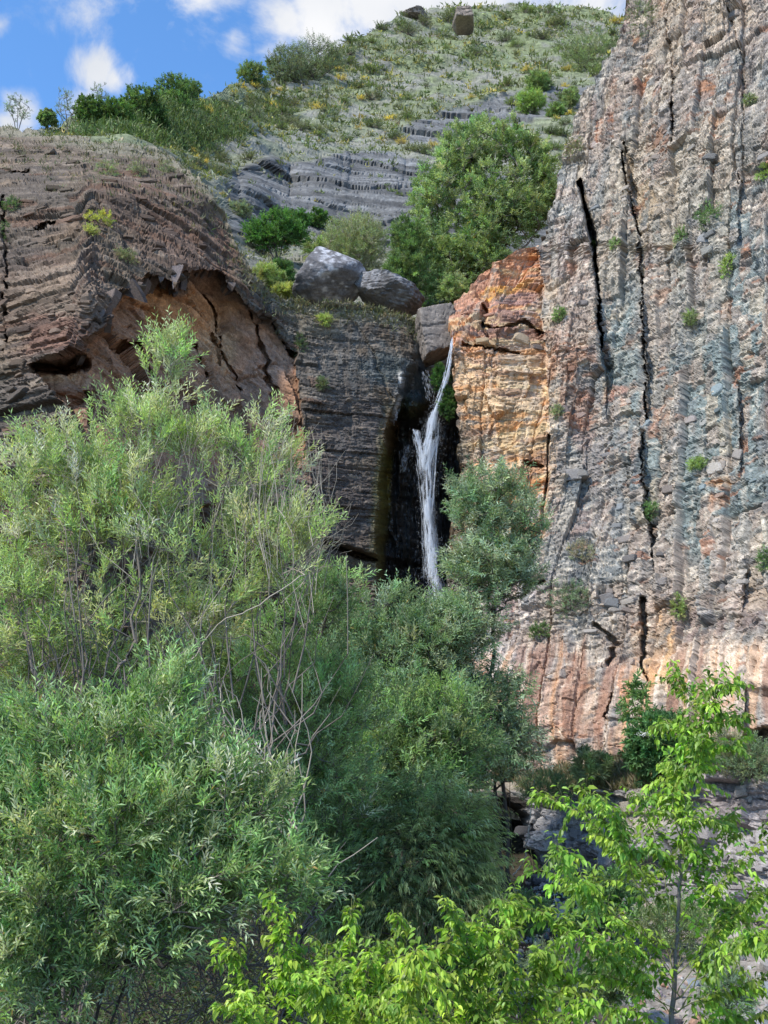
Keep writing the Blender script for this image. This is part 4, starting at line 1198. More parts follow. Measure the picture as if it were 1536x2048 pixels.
# rubble on the scree below the ledge
STN = []
for k in range(8):
    V, Fa = rock_shape(700 + k, 1, 9, noise=0.0)
    STN.append((V, Fa, mesh_np('loose_stone', V, Fa, M_BLOCK, link=False)))
STNL = ['grey', 'pinkish', 'bluish']
cols_st = [(0.27, 0.265, 0.26), (0.33, 0.26, 0.23), (0.20, 0.225, 0.24), (0.36, 0.34, 0.31), (0.34, 0.21, 0.15)]
n_st = 0
for k in range(2000):
    if n_st >= 230: break
    y = 13.2 + 8.5 * rng.random() ** 0.8; x = 1.2 + rng.random() * 9.0
    X0 = 0.08 * y + 0.7 * (y < 17)
    if x < X0 + 0.4 or x > 0.42 * y + 0.6: continue
    n_st += 1; kc = int(rng.choice(5, p=[0.38, 0.18, 0.2, 0.16, 0.08]))
    z = float(ground_z(x, y)); s = 0.05 + 0.20 * rng.random() ** 3.0
    o = bpy.data.objects.new('loose_stone', STN[k % 8][2]); COL.objects.link(o)
    o.location = (x, y, z + s * 0.25); o.rotation_euler = tuple(rng.random(3) * 6.28)
    o.scale = (s * (0.8 + 0.6 * rng.random()), s * (0.8 + 0.5 * rng.random()), s * (0.5 + 0.4 * rng.random()))
    c = cols_st[kc]; q = 0.8 + 0.4 * rng.random(); o.color = (c[0] * q, c[1] * q, c[2] * q, 1)
    cn = ('grey', 'pinkish', 'bluish', 'pale cream', 'rust brown')[kc]; sn = 'big' if s > 0.13 else ('fist-sized' if s > 0.07 else 'small')
    wh = 'close under the low ledge' if y > 17.5 else ('midway down the scree' if y > 15 else 'at the lower edge of the scree')
    tag(o, '%s %s angular stone lying %s' % (sn, cn, wh), 'stone', 'loose %s stones on the scree' % cn)
n = 9000
yy = 11.5 + 12 * rng.random(n); xx = 0.6 + rng.random(n) * 10.5
sz = 0.012 + 0.055 * rng.random(n) ** 2.5
zz = ground_z(xx, yy)
parts = []
for k in range(8):
    V, Fa, _ = STN[k]; m = np.arange(n) % 8 == k; c = int(m.sum())
    ax = unit(rng.normal(size=(c, 3))); bx = unit(np.cross(ax, rng.normal(size=(c, 3)))); cx = np.cross(ax, bx)
    W = (V[None, :, 0:1] * ax[:, None] + V[None, :, 1:2] * bx[:, None] * 0.8 + V[None, :, 2:3] * cx[:, None] * 0.6) * sz[m][:, None, None] + np.stack([xx[m], yy[m], zz[m] + sz[m] * 0.2], 1)[:, None]
    cc = palette(c, cols_st, [0.4, 0.15, 0.2, 0.2, 0.05], 0.2)
    parts.append((W.reshape(-1, 3), (Fa[None] + (np.arange(c) * len(V))[:, None, None]).reshape(-1, 3), np.repeat(cc, len(V), 0)))
V, Fa, C = merge(parts)
tag(mesh_np('gravel', V, Fa, M_BOULDER, C), 'fine grey broken rock covering the scree', kind='stuff')

# ================================================================== water
M_WATER = bpy.data.materials.new('falling_water'); M_WATER.use_nodes = True
t = NT(M_WATER.node_tree)
at_ = t.n('ShaderNodeAttribute', None, attribute_name='Col')
p = t.n('ShaderNodeBsdfPrincipled', {'Base Color': (0.86, 0.90, 0.95, 1), 'Roughness': 0.25, 'Specular IOR Level': 0.6})
tl = t.n('ShaderNodeBsdfTranslucent', {'Color': (0.85, 0.9, 0.95, 1)})
mx = t.n('ShaderNodeMixShader', {0: 0.4, 1: p, 2: tl})
co = t.n('ShaderNodeTexCoord')
mp = t.n('ShaderNodeMapping', {'Vector': (co, 'Object'), 'Scale': (1, 1, 0.16)})
n1 = t.n('ShaderNodeTexNoise', {'Vector': mp, 'Scale': 22.0, 'Detail': 6.0, 'Roughness': 0.7})
a1 = t.math('ADD', n1, t.math('SUBTRACT', (at_, 'Fac'), 0.5))
al = t.n('ShaderNodeMapRange', {'Value': a1, 'From Min': 0.55, 'From Max': 1.25, 'To Min': 0.0, 'To Max': 0.55})
tr = t.n('ShaderNodeBsdfTransparent')
fin = t.n('ShaderNodeMixShader', {0: al, 1: tr, 2: mx})
t.n('ShaderNodeOutputMaterial', {'Surface': fin})
M_FOAM = bpy.data.materials.new('white_water'); M_FOAM.use_nodes = True
t = NT(M_FOAM.node_tree)
p = t.n('ShaderNodeBsdfPrincipled', {'Base Color': (0.88, 0.92, 0.97, 1), 'Roughness': 0.3})
tl = t.n('ShaderNodeBsdfTranslucent', {'Color': (0.88, 0.92, 0.97, 1)})
sol = t.n('ShaderNodeMixShader', {0: 0.4, 1: p, 2: tl})
t.n('ShaderNodeOutputMaterial', {'Surface': t.n('ShaderNodeMixShader', {0: 0.55, 1: t.n('ShaderNodeBsdfTransparent'), 2: sol})})

FALL = [  # py, px centre, half width px, Y, density
    (672, 905, 2, 30.6, 0.3), (700, 902, 2.5, 30.5, 0.5), (735, 897, 4, 30.5, 0.7), (770, 888, 4, 30.7, 0.85), (805, 876, 5, 30.9, 0.9), (835, 867, 9, 31.0, 0.75),
    (865, 864, 13, 31.1, 0.45), (895, 856, 18, 31.1, 0.6), (925, 851, 13, 31.2, 0.8), (960, 853, 11, 31.2, 0.85), (1000, 855, 9, 31.2, 0.8), (1040, 857, 9, 31.2, 0.75),
    (1090, 862, 12, 31.2, 0.65), (1140, 867, 15, 31.1, 0.6), (1180, 872, 15, 31.0, 0.55), (1240, 875, 14, 30.9, 0.5), (1400, 878, 18, 30.6, 0.4)]
fa = np.array(FALL, float)
def fall_at(py, s, jitter=0.0):
    cx = np.interp(py, fa[:, 0], fa[:, 1]); hw = np.interp(py, fa[:, 0], fa[:, 2]); Y = np.interp(py, fa[:, 0], fa[:, 3])
    return at(cx + s * hw, py, Y - 0.25 * (1 - np.minimum(np.abs(s), 1) ** 2) + jitter)
rr = np.arange(672, 1400, 4.0); cc_ = np.linspace(-1.15, 1.15, 15)
PYg, Sg = np.meshgrid(rr, cc_, indexing='ij')
Pg = fall_at(PYg, Sg); Pg[..., 1] += 0.06 * vnoise(np.stack([Sg * 4, PYg / 25], -1), 91)
dg = np.interp(PYg, fa[:, 0], fa[:, 4]) * (1 - 0.75 * np.abs(Sg) ** 2)
wf = empty('waterfall', tuple(at(905, 690, 30.6)), 'thin white waterfall dropping down the dark chasm between the cliffs', 'waterfall', kind='structure')
Cg = np.repeat(np.clip(dg, 0, 1).reshape(-1, 1), 3, 1)
mesh_np('water_sheet', Pg.reshape(-1, 3), grid_faces(*PYg.shape), M_WATER, Cg, smooth=True, parent=wf, loc=wf.location)
A, B = [], []
n = 9000
py0 = 672 + (1250 - 672) * rng.random(n) ** 0.9
s0 = np.clip(rng.normal(size=n) * 0.52, -1.5, 1.5)
keep = (rng.random(n) < np.interp(py0, fa[:, 0], fa[:, 4])) & (vnoise(np.stack([py0 / 26.0, s0 * 2.2], -1), 95) + 0.5 * vnoise(np.stack([py0 / 9.0, s0 * 5], -1), 96) > -0.22)
py0, s0 = py0[keep], s0[keep]
ln = 8 + 26 * rng.random(len(py0)) ** 2
a = fall_at(py0, s0, rng.normal(size=len(py0)) * 0.08 - 0.08); b = fall_at(py0 + ln, s0 * (1 + 0.05 * rng.normal(size=len(s0))), rng.normal(size=len(py0)) * 0.08 - 0.08)
rad = 0.003 + 0.006 * rng.random(len(a)) ** 3
V, Fa = tubes(a, b, rad, rad * 0.5, b - a, b - a, 3)
mesh_np('water_strands', V, Fa, M_FOAM, parent=wf, loc=wf.location)['kind'] = 'stuff'
# side jet that splashes off the left wall, thin outer thread, trickles
V2, F2, off = [], [], 0
def threads(n, pyA, pxA, pyB, pxB, Y, spread, r):
    global off
    tt = rng.random(n); l = 0.05 + 0.12 * rng.random(n)
    x = pxA + (pxB - pxA) * tt + rng.normal(size=n) * spread; y = pyA + (pyB - pyA) * tt
    x2 = x + (pxB - pxA) * l + rng.normal(size=n) * spread * 0.15; y2 = y + (pyB - pyA) * l
    a = at(x, y, Y + rng.normal(size=n) * 0.05); b = at(x2, y2, Y + rng.normal(size=n) * 0.05)
    v, f = tubes(a, b, np.full(n, r), np.full(n, r * 0.5), b - a, b - a, 3)
    V2.append(v); F2.append(f + off); off += len(v)
threads(330, 858, 829, 930, 849, 31.1, 3.0, 0.006)
threads(260, 870, 878, 935, 852, 31.0, 2.5, 0.006)
threads(60, 835, 878, 1000, 866, 30.95, 0.8, 0.006)
threads(90, 738, 804, 838, 790, 31.55, 4.0, 0.004)
threads(60, 740, 850, 800, 862, 31.4, 5, 0.005)
threads(90, 890, 812, 940, 808, 32.2, 4, 0.005)
mesh_np('water_threads', np.concatenate(V2), np.concatenate(F2), M_FOAM, parent=wf, loc=wf.location)['kind'] = 'stuff'
n = 5200
py = 800 + 440 * rng.random(n); s = rng.normal(size=n) * 1.15
pp = fall_at(py, s, rng.normal(size=n) * 0.15)
sz = 0.003 + 0.006 * rng.random(n) ** 2
Vd, Fd = ICO[1]
Vo = (pp[:, None] + np.array([[1, 0, 0], [-1, 0, 0], [0, 1, 0], [0, -1, 0], [0, 0, 1.6], [0, 0, -1.6]])[None] * sz[:, None, None])
Fo = np.array([[0, 2, 4], [2, 1, 4], [1, 3, 4], [3, 0, 4], [2, 0, 5], [1, 2, 5], [3, 1, 5], [0, 3, 5]])
mesh_np('spray_drops', Vo.reshape(-1, 3), (Fo[None] + (np.arange(n) * 6)[:, None, None]).reshape(-1, 3), M_FOAM, parent=wf, loc=wf.location)['kind'] = 'stuff'
# ================================================================== trees and shrubs of the gully
def P3(px, py, Y): return at(px, py, Y)
def G(px, Y):
    """ground point below the view line px at distance Y"""
    p = at(px, 1500, Y); return np.array([p[0], Y, float(ground_z(p[0], Y)) - 0.05])

WILLOW = [(0.115, 0.165, 0.055), (0.15, 0.205, 0.075), (0.09, 0.135, 0.05), (0.19, 0.23, 0.10)]
WILLOW_PALE = [(0.235, 0.285, 0.14), (0.20, 0.25, 0.11), (0.30, 0.34, 0.20), (0.14, 0.185, 0.08)]  # pale yellow-green leaf tones
WILLOW_SIL = [(0.13, 0.19, 0.080), (0.18, 0.24, 0.12), (0.09, 0.135, 0.055), (0.26, 0.32, 0.20)]
DEEP = [(0.11, 0.16, 0.062), (0.13, 0.185, 0.075), (0.07, 0.105, 0.052), (0.14, 0.18, 0.115)]
GLAUC = [(0.135, 0.175, 0.11), (0.17, 0.205, 0.14), (0.10, 0.135, 0.08), (0.21, 0.245, 0.185)]
LIME = [(0.16, 0.26, 0.035), (0.13, 0.22, 0.035), (0.21, 0.31, 0.045), (0.10, 0.18, 0.03)]
OLIVE = [(0.15, 0.17, 0.085), (0.18, 0.19, 0.11), (0.12, 0.14, 0.07)]

# ---- tall back willow: many stems, crown thinning into bare shoots
b = G(160, 12.6)
Yb = 12.8
st = [[b, P3(120, 1560, 12.6), P3(60, 1300, 12.6), P3(20, 1080, 12.8), P3(-20, 930, 13)],
      [b, P3(190, 1480, 12.5), P3(270, 1280, 12.5), P3(270, 1060, 12.6), P3(275, 900, 12.8), P3(300, 760, 12.9)],
      [b, P3(230, 1520, 12.7), P3(380, 1240, 12.7), P3(330, 1090, 12.8), P3(300, 980, 13)],
      [b, P3(280, 1530, 12.4), P3(410, 1280, 12.3), P3(520, 1210, 12.2), P3(610, 1150, 12.2)],
      [b, P3(250, 1500, 12.9), P3(390, 1180, 12.9), P3(440, 1000, 13), P3(450, 880, 13.1)],
      [b, P3(300, 1490, 12.8), P3(460, 1180, 12.9), P3(530, 1000, 13), P3(560, 880, 13.1)],
      [b, P3(90, 1500, 12.3), P3(-40, 1350, 12.2), P3(-130, 1200, 12.2)]]
bl = [(330, 730, 62, 85, 12.9, 0.25), (300, 860, 130, 70, 12.9, 0.5), (120, 960, 160, 100, 12.9, 0.6), (40, 1120, 140, 150, 12.8, 0.7), (250, 1050, 150, 150, 12.7, 0.6),
      (420, 900, 100, 60, 13.0, 0.4), (540, 920, 75, 85, 13.0, 0.35), (500, 1080, 120, 130, 13.0, 0.5), (600, 1090, 60, 70, 12.6, 0.3), (120, 1260, 190, 90, 12.8, 0.6), (390, 1230, 130, 90, 12.9, 0.6), (80, 1350, 190, 70, 13.2, 0.6), (300, 1340, 120, 60, 13.2, 0.5), (-80, 1000, 80, 120, 13, 0.5)]
t1, sk1 = leafy_tree('willow', 'tall yellow-green willow with many bare pale stems in front of the orange hollow', 'tree', b, st, bl, 800, 6, 12, 0.088, 0.017, WILLOW_PALE,
                     tw_len=0.36, ang=0.6, bend=0.05, outward=0.3, upward=1.0, seg=0.5, r0=0.0035, rmax=0.065, bark=M_BARK, twigmat=M_TWIG, thin=0.011, wob=0.05, trunkname='stem', shell=0.5, wts=[0.35, 0.3, 0.2, 0.15])
# the thin leading shoot and the dry upright shoots around it
s0, e0 = [], []
for k in range(150):
    x = rng.choice([rng.uniform(520, 640), rng.uniform(160, 480), rng.uniform(0, 200)], p=[0.5, 0.35, 0.15]); y0 = 1010 + rng.random() * 250
    top_ = np.interp(x, [0, 200, 330, 450, 560, 640], [880, 800, 760, 830, 800, 880]) + rng.random() * 110
    s0.append(P3(x + rng.normal() * 20, y0, 12.8 + rng.normal() * 0.3)); e0.append(P3(x + rng.normal() * 26 + 12, top_, 12.8 + rng.normal() * 0.3))
for k in range(26):
    s0.append(P3(600 + rng.normal() * 25, 1150 + rng.normal() * 40, 12.6)); e0.append(P3(660 + rng.random() * 60, 1000 + rng.random() * 110, 12.6))
bare_twigs(t1, s0, e0, 0.0045, M_TWIG, 'dry_shoots', 0.03, 6)
s0, e0 = [], []
for k in range(80):
    x = rng.uniform(20, 600); y = rng.uniform(1380, 1560)
    s0.append(P3(x, y, 12.2 + rng.random())); e0.append(P3(x + rng.normal() * 80 + 20, y - rng.uniform(120, 420), 12.2 + rng.random() * 0.8))
bare_twigs(t1, s0, e0, 0.012, M_BARK, 'inner_stems', 0.05, 6)

# ---- front willow: silvery, low, broad
b = G(150, 10.2)
st = [[b, P3(120, 1760, 10.2), P3(60, 1600, 10), P3(20, 1480, 10)], [b, P3(190, 1740, 10.1), P3(260, 1560, 10), P3(300, 1450, 9.9)],
      [b, P3(250, 1800, 10.1), P3(380, 1650, 9.9), P3(480, 1560, 9.8)], [b, P3(300, 1850, 10.0), P3(460, 1760, 9.8), P3(580, 1700, 9.7)],
      [b, P3(60, 1850, 10), P3(-40, 1740, 9.8), P3(-120, 1640, 9.8)]]
bl = [(80, 1520, 140, 110, 9.9, 0.6), (310, 1480, 110, 95, 9.9, 0.5), (420, 1600, 150, 90, 9.8, 0.6), (200, 1650, 200, 110, 9.7, 0.7), (480, 1720, 130, 70, 9.7, 0.5),
      (60, 1790, 130, 70, 9.5, 0.5), (330, 1800, 170, 60, 9.6, 0.5), (-60, 1650, 100, 150, 9.7, 0.6), (30, 1900, 100, 60, 9.4, 0.4), (180, 1900, 120, 50, 9.7, 0.5), (60, 1990, 120, 50, 9.5, 0.5), (330, 1890, 110, 45, 9.8, 0.5), (420, 1810, 70, 50, 9.8, 0.4), (590, 1780, 60, 50, 9.6, 0.4), (350, 1390, 60, 50, 10, 0.3)]
t2, sk2 = leafy_tree('willow', 'low broad willow with silvery leaves filling the bottom corner under the yellow-green one', 'tree', b, st, bl, 1150, 4, 12, 0.092, 0.020, WILLOW_SIL,
                     tw_len=0.34, ang=0.65, bend=0.02, outward=0.5, upward=0.75, seg=0.45, r0=0.0032, rmax=0.07, bark=M_BARKD, twigmat=M_BARK, thin=0.011, trunkname='stem', shell=0.4, wts=[0.35, 0.3, 0.2, 0.15], ttwig=0.002)
s0, e0 = [], []
for k in range(260):
    x = rng.uniform(-60, 620); y = rng.uniform(1860, 2080)
    a_ = rng.uniform(-1, 1)
    s0.append(P3(x, y, 10.4 + rng.random() * 1.2)); e0.append(P3(x + a_ * 170, y - rng.uniform(20, 240), 10.4 + rng.random() * 1.2))
bare_twigs(t2, s0, e0, 0.008, M_BARK, 'tangled_stems', 0.06, 7)
# arching pale dead canes in the middle
s0, e0 = [], []
for k in range(34):
    x = rng.uniform(470, 600); s0.append(P3(x, rng.uniform(1600, 1780), 11.6 + rng.random() * 0.5)); e0.append(P3(x - rng.uniform(-60, 160), rng.uniform(1330, 1520), 11.6 + rng.random() * 0.6))
s0.append(P3(600, 1800, 11)); e0.append(P3(755, 1675, 11.2))
ob = empty('dead_branches', tuple(G(540, 11.8)), 'arching pale grey leafless canes standing between the two front willows', 'branches')
bare_twigs(ob, s0, e0, 0.011, M_TWIG, 'cane', 0.025, 8)

# ---- third willow, in the middle
b = G(560, 15.2)
st = [[b, P3(560, 1700, 15.2), P3(540, 1500, 15.2), P3(500, 1350, 15.3)], [b, P3(600, 1680, 15.0), P3(640, 1480, 15.0), P3(640, 1300, 15.2), P3(650, 1200, 15.3)], [b, P3(650, 1750, 14.9), P3(700, 1600, 14.8)]]
bl = [(640, 1200, 75, 70, 15.3, 0.5), (560, 1330, 120, 110, 15.2, 0.7), (650, 1420, 110, 120, 15.0, 0.7), (620, 1580, 130, 110, 14.9, 0.7), (520, 1500, 110, 110, 15.2, 0.6), (600, 1720, 120, 90, 14.9, 0.6), (440, 1340, 80, 90, 15.4, 0.5)]
leafy_tree('willow', 'shaded mid-green willow in the centre between the yellow-green willow and the fall', 'tree', b, st, bl, 1000, 4, 12, 0.095, 0.018, [(0.125, 0.18, 0.075), (0.155, 0.21, 0.095), (0.09, 0.135, 0.055), (0.20, 0.25, 0.15)],
           tw_len=0.36, ang=0.6, outward=0.4, upward=0.6, seg=0.5, bark=M_BARKD, twigmat=M_BARK, trunkname='stem', shell=0.4)

# ---- deep green mass in front of the plunge
def mass(px, py, Y, label, blobs, cols, n, base_px=None, **kw):
    b = G(base_px or px, Y)
    st = [[b, P3((base_px or px) + dx * 0.3, 1640, Y), P3((base_px or px) * 0.4 + px * 0.6 + dx, (1640 + py) / 2, Y), P3(px + dx, py + 40, Y)] for dx in (-40, 30)]
    kk = dict(tw_len=0.40, ang=0.65, outward=0.45, upward=0.4, seg=0.55, bark=M_BARKD, trunkname='trunk', shell=0.4)
    kk.update(kw)
    return leafy_tree('tree', label, 'tree', b, st, blobs, int(n * 0.62), 6, 12, kk.pop('ll', 0.11), kk.pop('lw', 0.026), cols, **kk)
mass(800, 1200, 20.5, 'dark narrow-leaved tree at the foot of the waterfall', [(850, 1245, 55, 45, 20.5, 0.6), (760, 1290, 110, 90, 20.5, 0.9), (870, 1290, 90, 90, 20.5, 0.8), (690, 1330, 80, 90, 20.3, 0.8), (780, 1400, 150, 90, 20, 0.9), (800, 1195, 22, 26, 20.5, 0.3)],
     [(0.11, 0.15, 0.085), (0.14, 0.18, 0.105), (0.085, 0.12, 0.065), (0.17, 0.21, 0.14)], 780)
mass(800, 1500, 18.5, 'dark bushy tree low in the shade of the gully', [(800, 1500, 140, 110, 18.5, 0.9), (900, 1460, 90, 100, 18.7, 0.8), (720, 1560, 90, 90, 18.2, 0.8), (860, 1590, 100, 60, 18.2, 0.7)],
     DEEP, 650)
# ---- slender glaucous tree right of the fall
b = G(1010, 21.5)
st = [[b, P3(1005, 1560, 21.5), P3(995, 1440, 21.3), P3(985, 1330, 21.2), P3(992, 1200, 21.0), P3(1000, 1080, 21)],
      [b, P3(990, 1580, 21.4), P3(1000, 1460, 21.2), P3(960, 1360, 21), P3(930, 1260, 20.9)],
      [b, P3(1020, 1560, 21.5), P3(1015, 1400, 21.4), P3(1030, 1300, 21.4)]]
bl = [(980, 985, 90, 45, 21, 0.8), (1048, 1060, 42, 70, 21, 0.7), (1000, 1180, 60, 40, 21, 0.6), (985, 1060, 60, 50, 21, 0.7), (945, 1030, 45, 55, 21, 0.7), (975, 1130, 75, 60, 20.9, 0.8), (925, 1140, 30, 50, 20.9, 0.5), (925, 1260, 80, 80, 20.8, 0.7), (985, 1410, 70, 70, 20.9, 0.6), (1030, 1480, 50, 60, 21, 0.5), (960, 1520, 90, 60, 20.8, 0.6), (1035, 1150, 45, 40, 21, 0.5), (905, 1370, 60, 60, 20.8, 0.6)]
leafy_tree('tree', 'slender tree with bluish narrow leaves against the orange buttress', 'tree', b, st, bl, 1250, 3, 13, 0.115, 0.027, GLAUC, tw_len=0.36, ang=0.7, droop=0.25, outward=0.5, upward=0.5,
           seg=0.5, r0=0.0042, rmax=0.11, bark=M_BARKD, trunkname='trunk', shell=0.45)
# ---- fine drooping shrub by the dark recess
b = G(860, 15.8)
st = [[b, P3(850, 1800, 15.8), P3(830, 1680, 15.6)], [b, P3(900, 1780, 15.8), P3(920, 1660, 15.7)], [b, P3(800, 1800, 15.8), P3(760, 1700, 15.7)]]
bl = [(860, 1640, 110, 80, 15.6, 0.7), (800, 1740, 110, 110, 15.5, 0.8), (920, 1720, 65, 90, 15.6, 0.5), (740, 1820, 110, 70, 15.4, 0.6), (700, 1700, 80, 90, 15.6, 0.6), (900, 1800, 70, 60, 15.5, 0.5)]
leafy_tree('shrub', 'fine weeping pale green shrub beside the dark rock recess', 'shrub', b, st, bl, 900, 4, 13, 0.10, 0.012, [(0.14, 0.175, 0.08), (0.17, 0.21, 0.105), (0.11, 0.14, 0.06)], tw_len=0.42, ang=0.45, droop=0.7, bend=-0.35,
           outward=0.9, upward=0.3, seg=0.5, bark=M_BARKD, trunkname='stem', shell=0.35)

# ---- undergrowth at the foot of the gully that closes the gaps
def undergrowth(n, fx, label, cols, size=0.9, leaf=(0.09, 0.03), seed=0, nl=34, flat=0.9):
    pos = np.array([fx() for _ in range(n)])
    o_ = np.repeat(pos, 3, 0); d = rand_dir(len(o_), 0.9); L = size * (0.4 + 0.7 * rng.random(len(o_)))
    LV, tw, _ = twig_cloud(o_, d, L, nl // 3, leaf[0], leaf[1], -0.15, 0.9, 0.2, np.repeat(palette(n, cols), 3, 0), LANCE, 0.1)
    ob = mesh_np('undergrowth', LV[0], LV[1], M_LEAF, LV[2]); tag(ob, label, kind='stuff')
def fx():
    y = rng.uniform(11, 26); x = at(rng.uniform(-60, 1000), 1500, y)[0]
    return [x, y, float(ground_z(x, y))]
undergrowth(2400, fx, 'low dark green undergrowth on the gully floor', DEEP, 0.9, (0.10, 0.03))

# ================================================================== bright saplings close to the camera, leaf by leaf
LEAFM = [mesh_np('leaf', (OVATE[0] * np.array([1, 1, k])).astype(float), OVATE[1], M_LEAFB, np.ones((8, 3)), link=False) for k in (0.6, 1.0, 1.5)]
# template axes: x along the leaf, y across, z normal
def sapling(label, base, limbs, Y, nside, llen=0.074, group=None, hue=LIME, side_len=0.32, density=1.0, seed=0, depth=0.45):
    root = empty('sapling', tuple(float(c) for c in base), label, 'tree')
    sk = Skel(); shoots = []
    for i, (pts, leaf0) in enumerate(limbs):
        q = [np.array(base)] + [] if i == 0 else []
        W = []
        z0 = rng.normal() * depth
        for k, (x, y) in enumerate(pts):
            W.append(P3(x, y, Y + z0 * k / max(1, len(pts) - 1)))
        W[0] = P3(pts[0][0], pts[0][1], Y) if i else W[0]
        if i == 0:
            sk.chain([base] + W, -1, 0, 6, 0.008)
            chain = len(sk.p)
            arr = np.array(sk.p); shoots.append((arr[int(len(arr) * leaf0):], 1.0))
        else:
            d = np.linalg.norm(np.array(sk.p) - W[0], axis=1); j = int(np.argmin(d))
            n0 = len(sk.p)
            sk.chain([sk.p[j]] + W[1:], j, 0, 6, 0.008)
            arr = np.array(sk.p[n0:]); shoots.append((arr[int(len(arr) * leaf0):], 1.0))
    # side shoots
    base_sh = list(shoots)
    for arr, _ in base_sh:
        if len(arr) < 3: continue
        L = np.linalg.norm(np.diff(arr, axis=0), axis=1).sum()
        m = max(1, int(nside * L))
        for _k in range(m):
            j = int(rng.integers(0, len(arr) - 1)); p = arr[j]; tdir = unit(arr[min(j + 1, len(arr) - 1)] - arr[j])
            dd = unit(tdir * 0.6 + rand_dir(1)[0] * 0.75 + np.array([0, -0.1, 0.15])); Ls = side_len * (0.35 + 0.9 * rng.random()) * (1 - 0.5 * j / len(arr))
            par = int(np.argmin(np.linalg.norm(np.array(sk.p) - p, axis=1)))
            n0 = len(sk.p)
            sk.chain([sk.p[par], sk.p[par] + dd * Ls * 0.5 + np.array([0, 0, 0.03 * Ls]), sk.p[par] + dd * Ls + np.array([0, 0, -0.12 * Ls])], par, 0, 4, 0.004)
            shoots.append((np.array([sk.p[par]] + sk.p[n0:]), 0.8))
    R = sk.radii(0.0010, 2.35, 0.020)
    sk.build('trunk', M_BARK, root, R, 6, thin=0.006, thinmat=M_SHOOT)
    # leaves hang in two ranks along every shoot
    pos, dr, nm, sz, cc = [], [], [], [], []
    for arr, k_ in shoots:
        seg = np.diff(arr, axis=0); sl = np.linalg.norm(seg, axis=1); tot = sl.sum(); cum = np.concatenate([[0], np.cumsum(sl)])
        n = int(tot / 0.019 * density)
        tc = palette(1, hue, var=0.24)[0]
        for i in range(n):
            s = (i + rng.random() * 0.5) / max(n, 1) * tot
            j = min(np.searchsorted(cum, s, side='right') - 1, len(seg) - 1)
            p = arr[j] + seg[j] * ((s - cum[j]) / (sl[j] + 1e-9)); td = unit(seg[j])
            sd = unit(np.cross(td, np.array([0, 0.3, 1.0]) + rng.normal(size=3) * 0.25)) * (1 if i % 2 else -1)
            u = s / tot
            d = unit(td * 0.45 + sd * 0.75 + np.array([0, 0, -0.62]) + rng.normal(size=3) * 0.22)
            young = max(0.0, (u - 0.72) / 0.28)
            pos.append(p + d * 0.012); dr.append(d); nm.append(unit(np.array([0, -0.25, 1.0]) + sd * 0.5 + rng.normal(size=3) * 0.3))
            sz.append(llen * (0.62 + 0.5 * rng.random()) * (1 - 0.55 * young))
            c = tc * 1.6 * (0.8 + 0.4 * rng.random()) * (1 + 0.25 * young * np.array([1.3, 1.0, 0.6])); cc.append(c)
    pos, dr, nm, sz, cc = map(np.array, (pos, dr, nm, sz, cc))
    # the largest leaves facing the viewer's side are single parts, the rest one mass of foliage
    order = np.argsort(pos[:, 1] - 6 * sz); one = order[:300]; rest = order[300:]
    V, Fa, C = leaf_arrays(pos[rest], dr[rest], nm[rest], sz[rest], sz[rest] * 0.50, cc[rest], OVATE)
    mesh_np('foliage', V, Fa, M_LEAFB, C, parent=root, loc=base)['kind'] = 'stuff'
    B = Vector(root.location)
    for i in one:
        d = unit(dr[i]); side = unit(np.cross(d, nm[i])); n = np.cross(side, d); s = sz[i]
        o = bpy.data.objects.new('leaf', LEAFM[int(rng.integers(3))]); COL.objects.link(o); o.parent = root
        w_ = s * 0.50
        o.matrix_parent_inverse = Matrix.Translation(-B)
        o.matrix_basis = Matrix(((d[0] * s, side[0] * w_, n[0] * s, pos[i][0]), (d[1] * s, side[1] * w_, n[1] * s, pos[i][1]), (d[2] * s, side[2] * w_, n[2] * s, pos[i][2]), (0, 0, 0, 1)))
        o.color = (float(cc[i][0]), float(cc[i][1]), float(cc[i][2]), 1)
    return root
M_SHOOT = bark_material('green_shoots', (0.22, 0.24, 0.08), (0.34, 0.34, 0.14), 30)

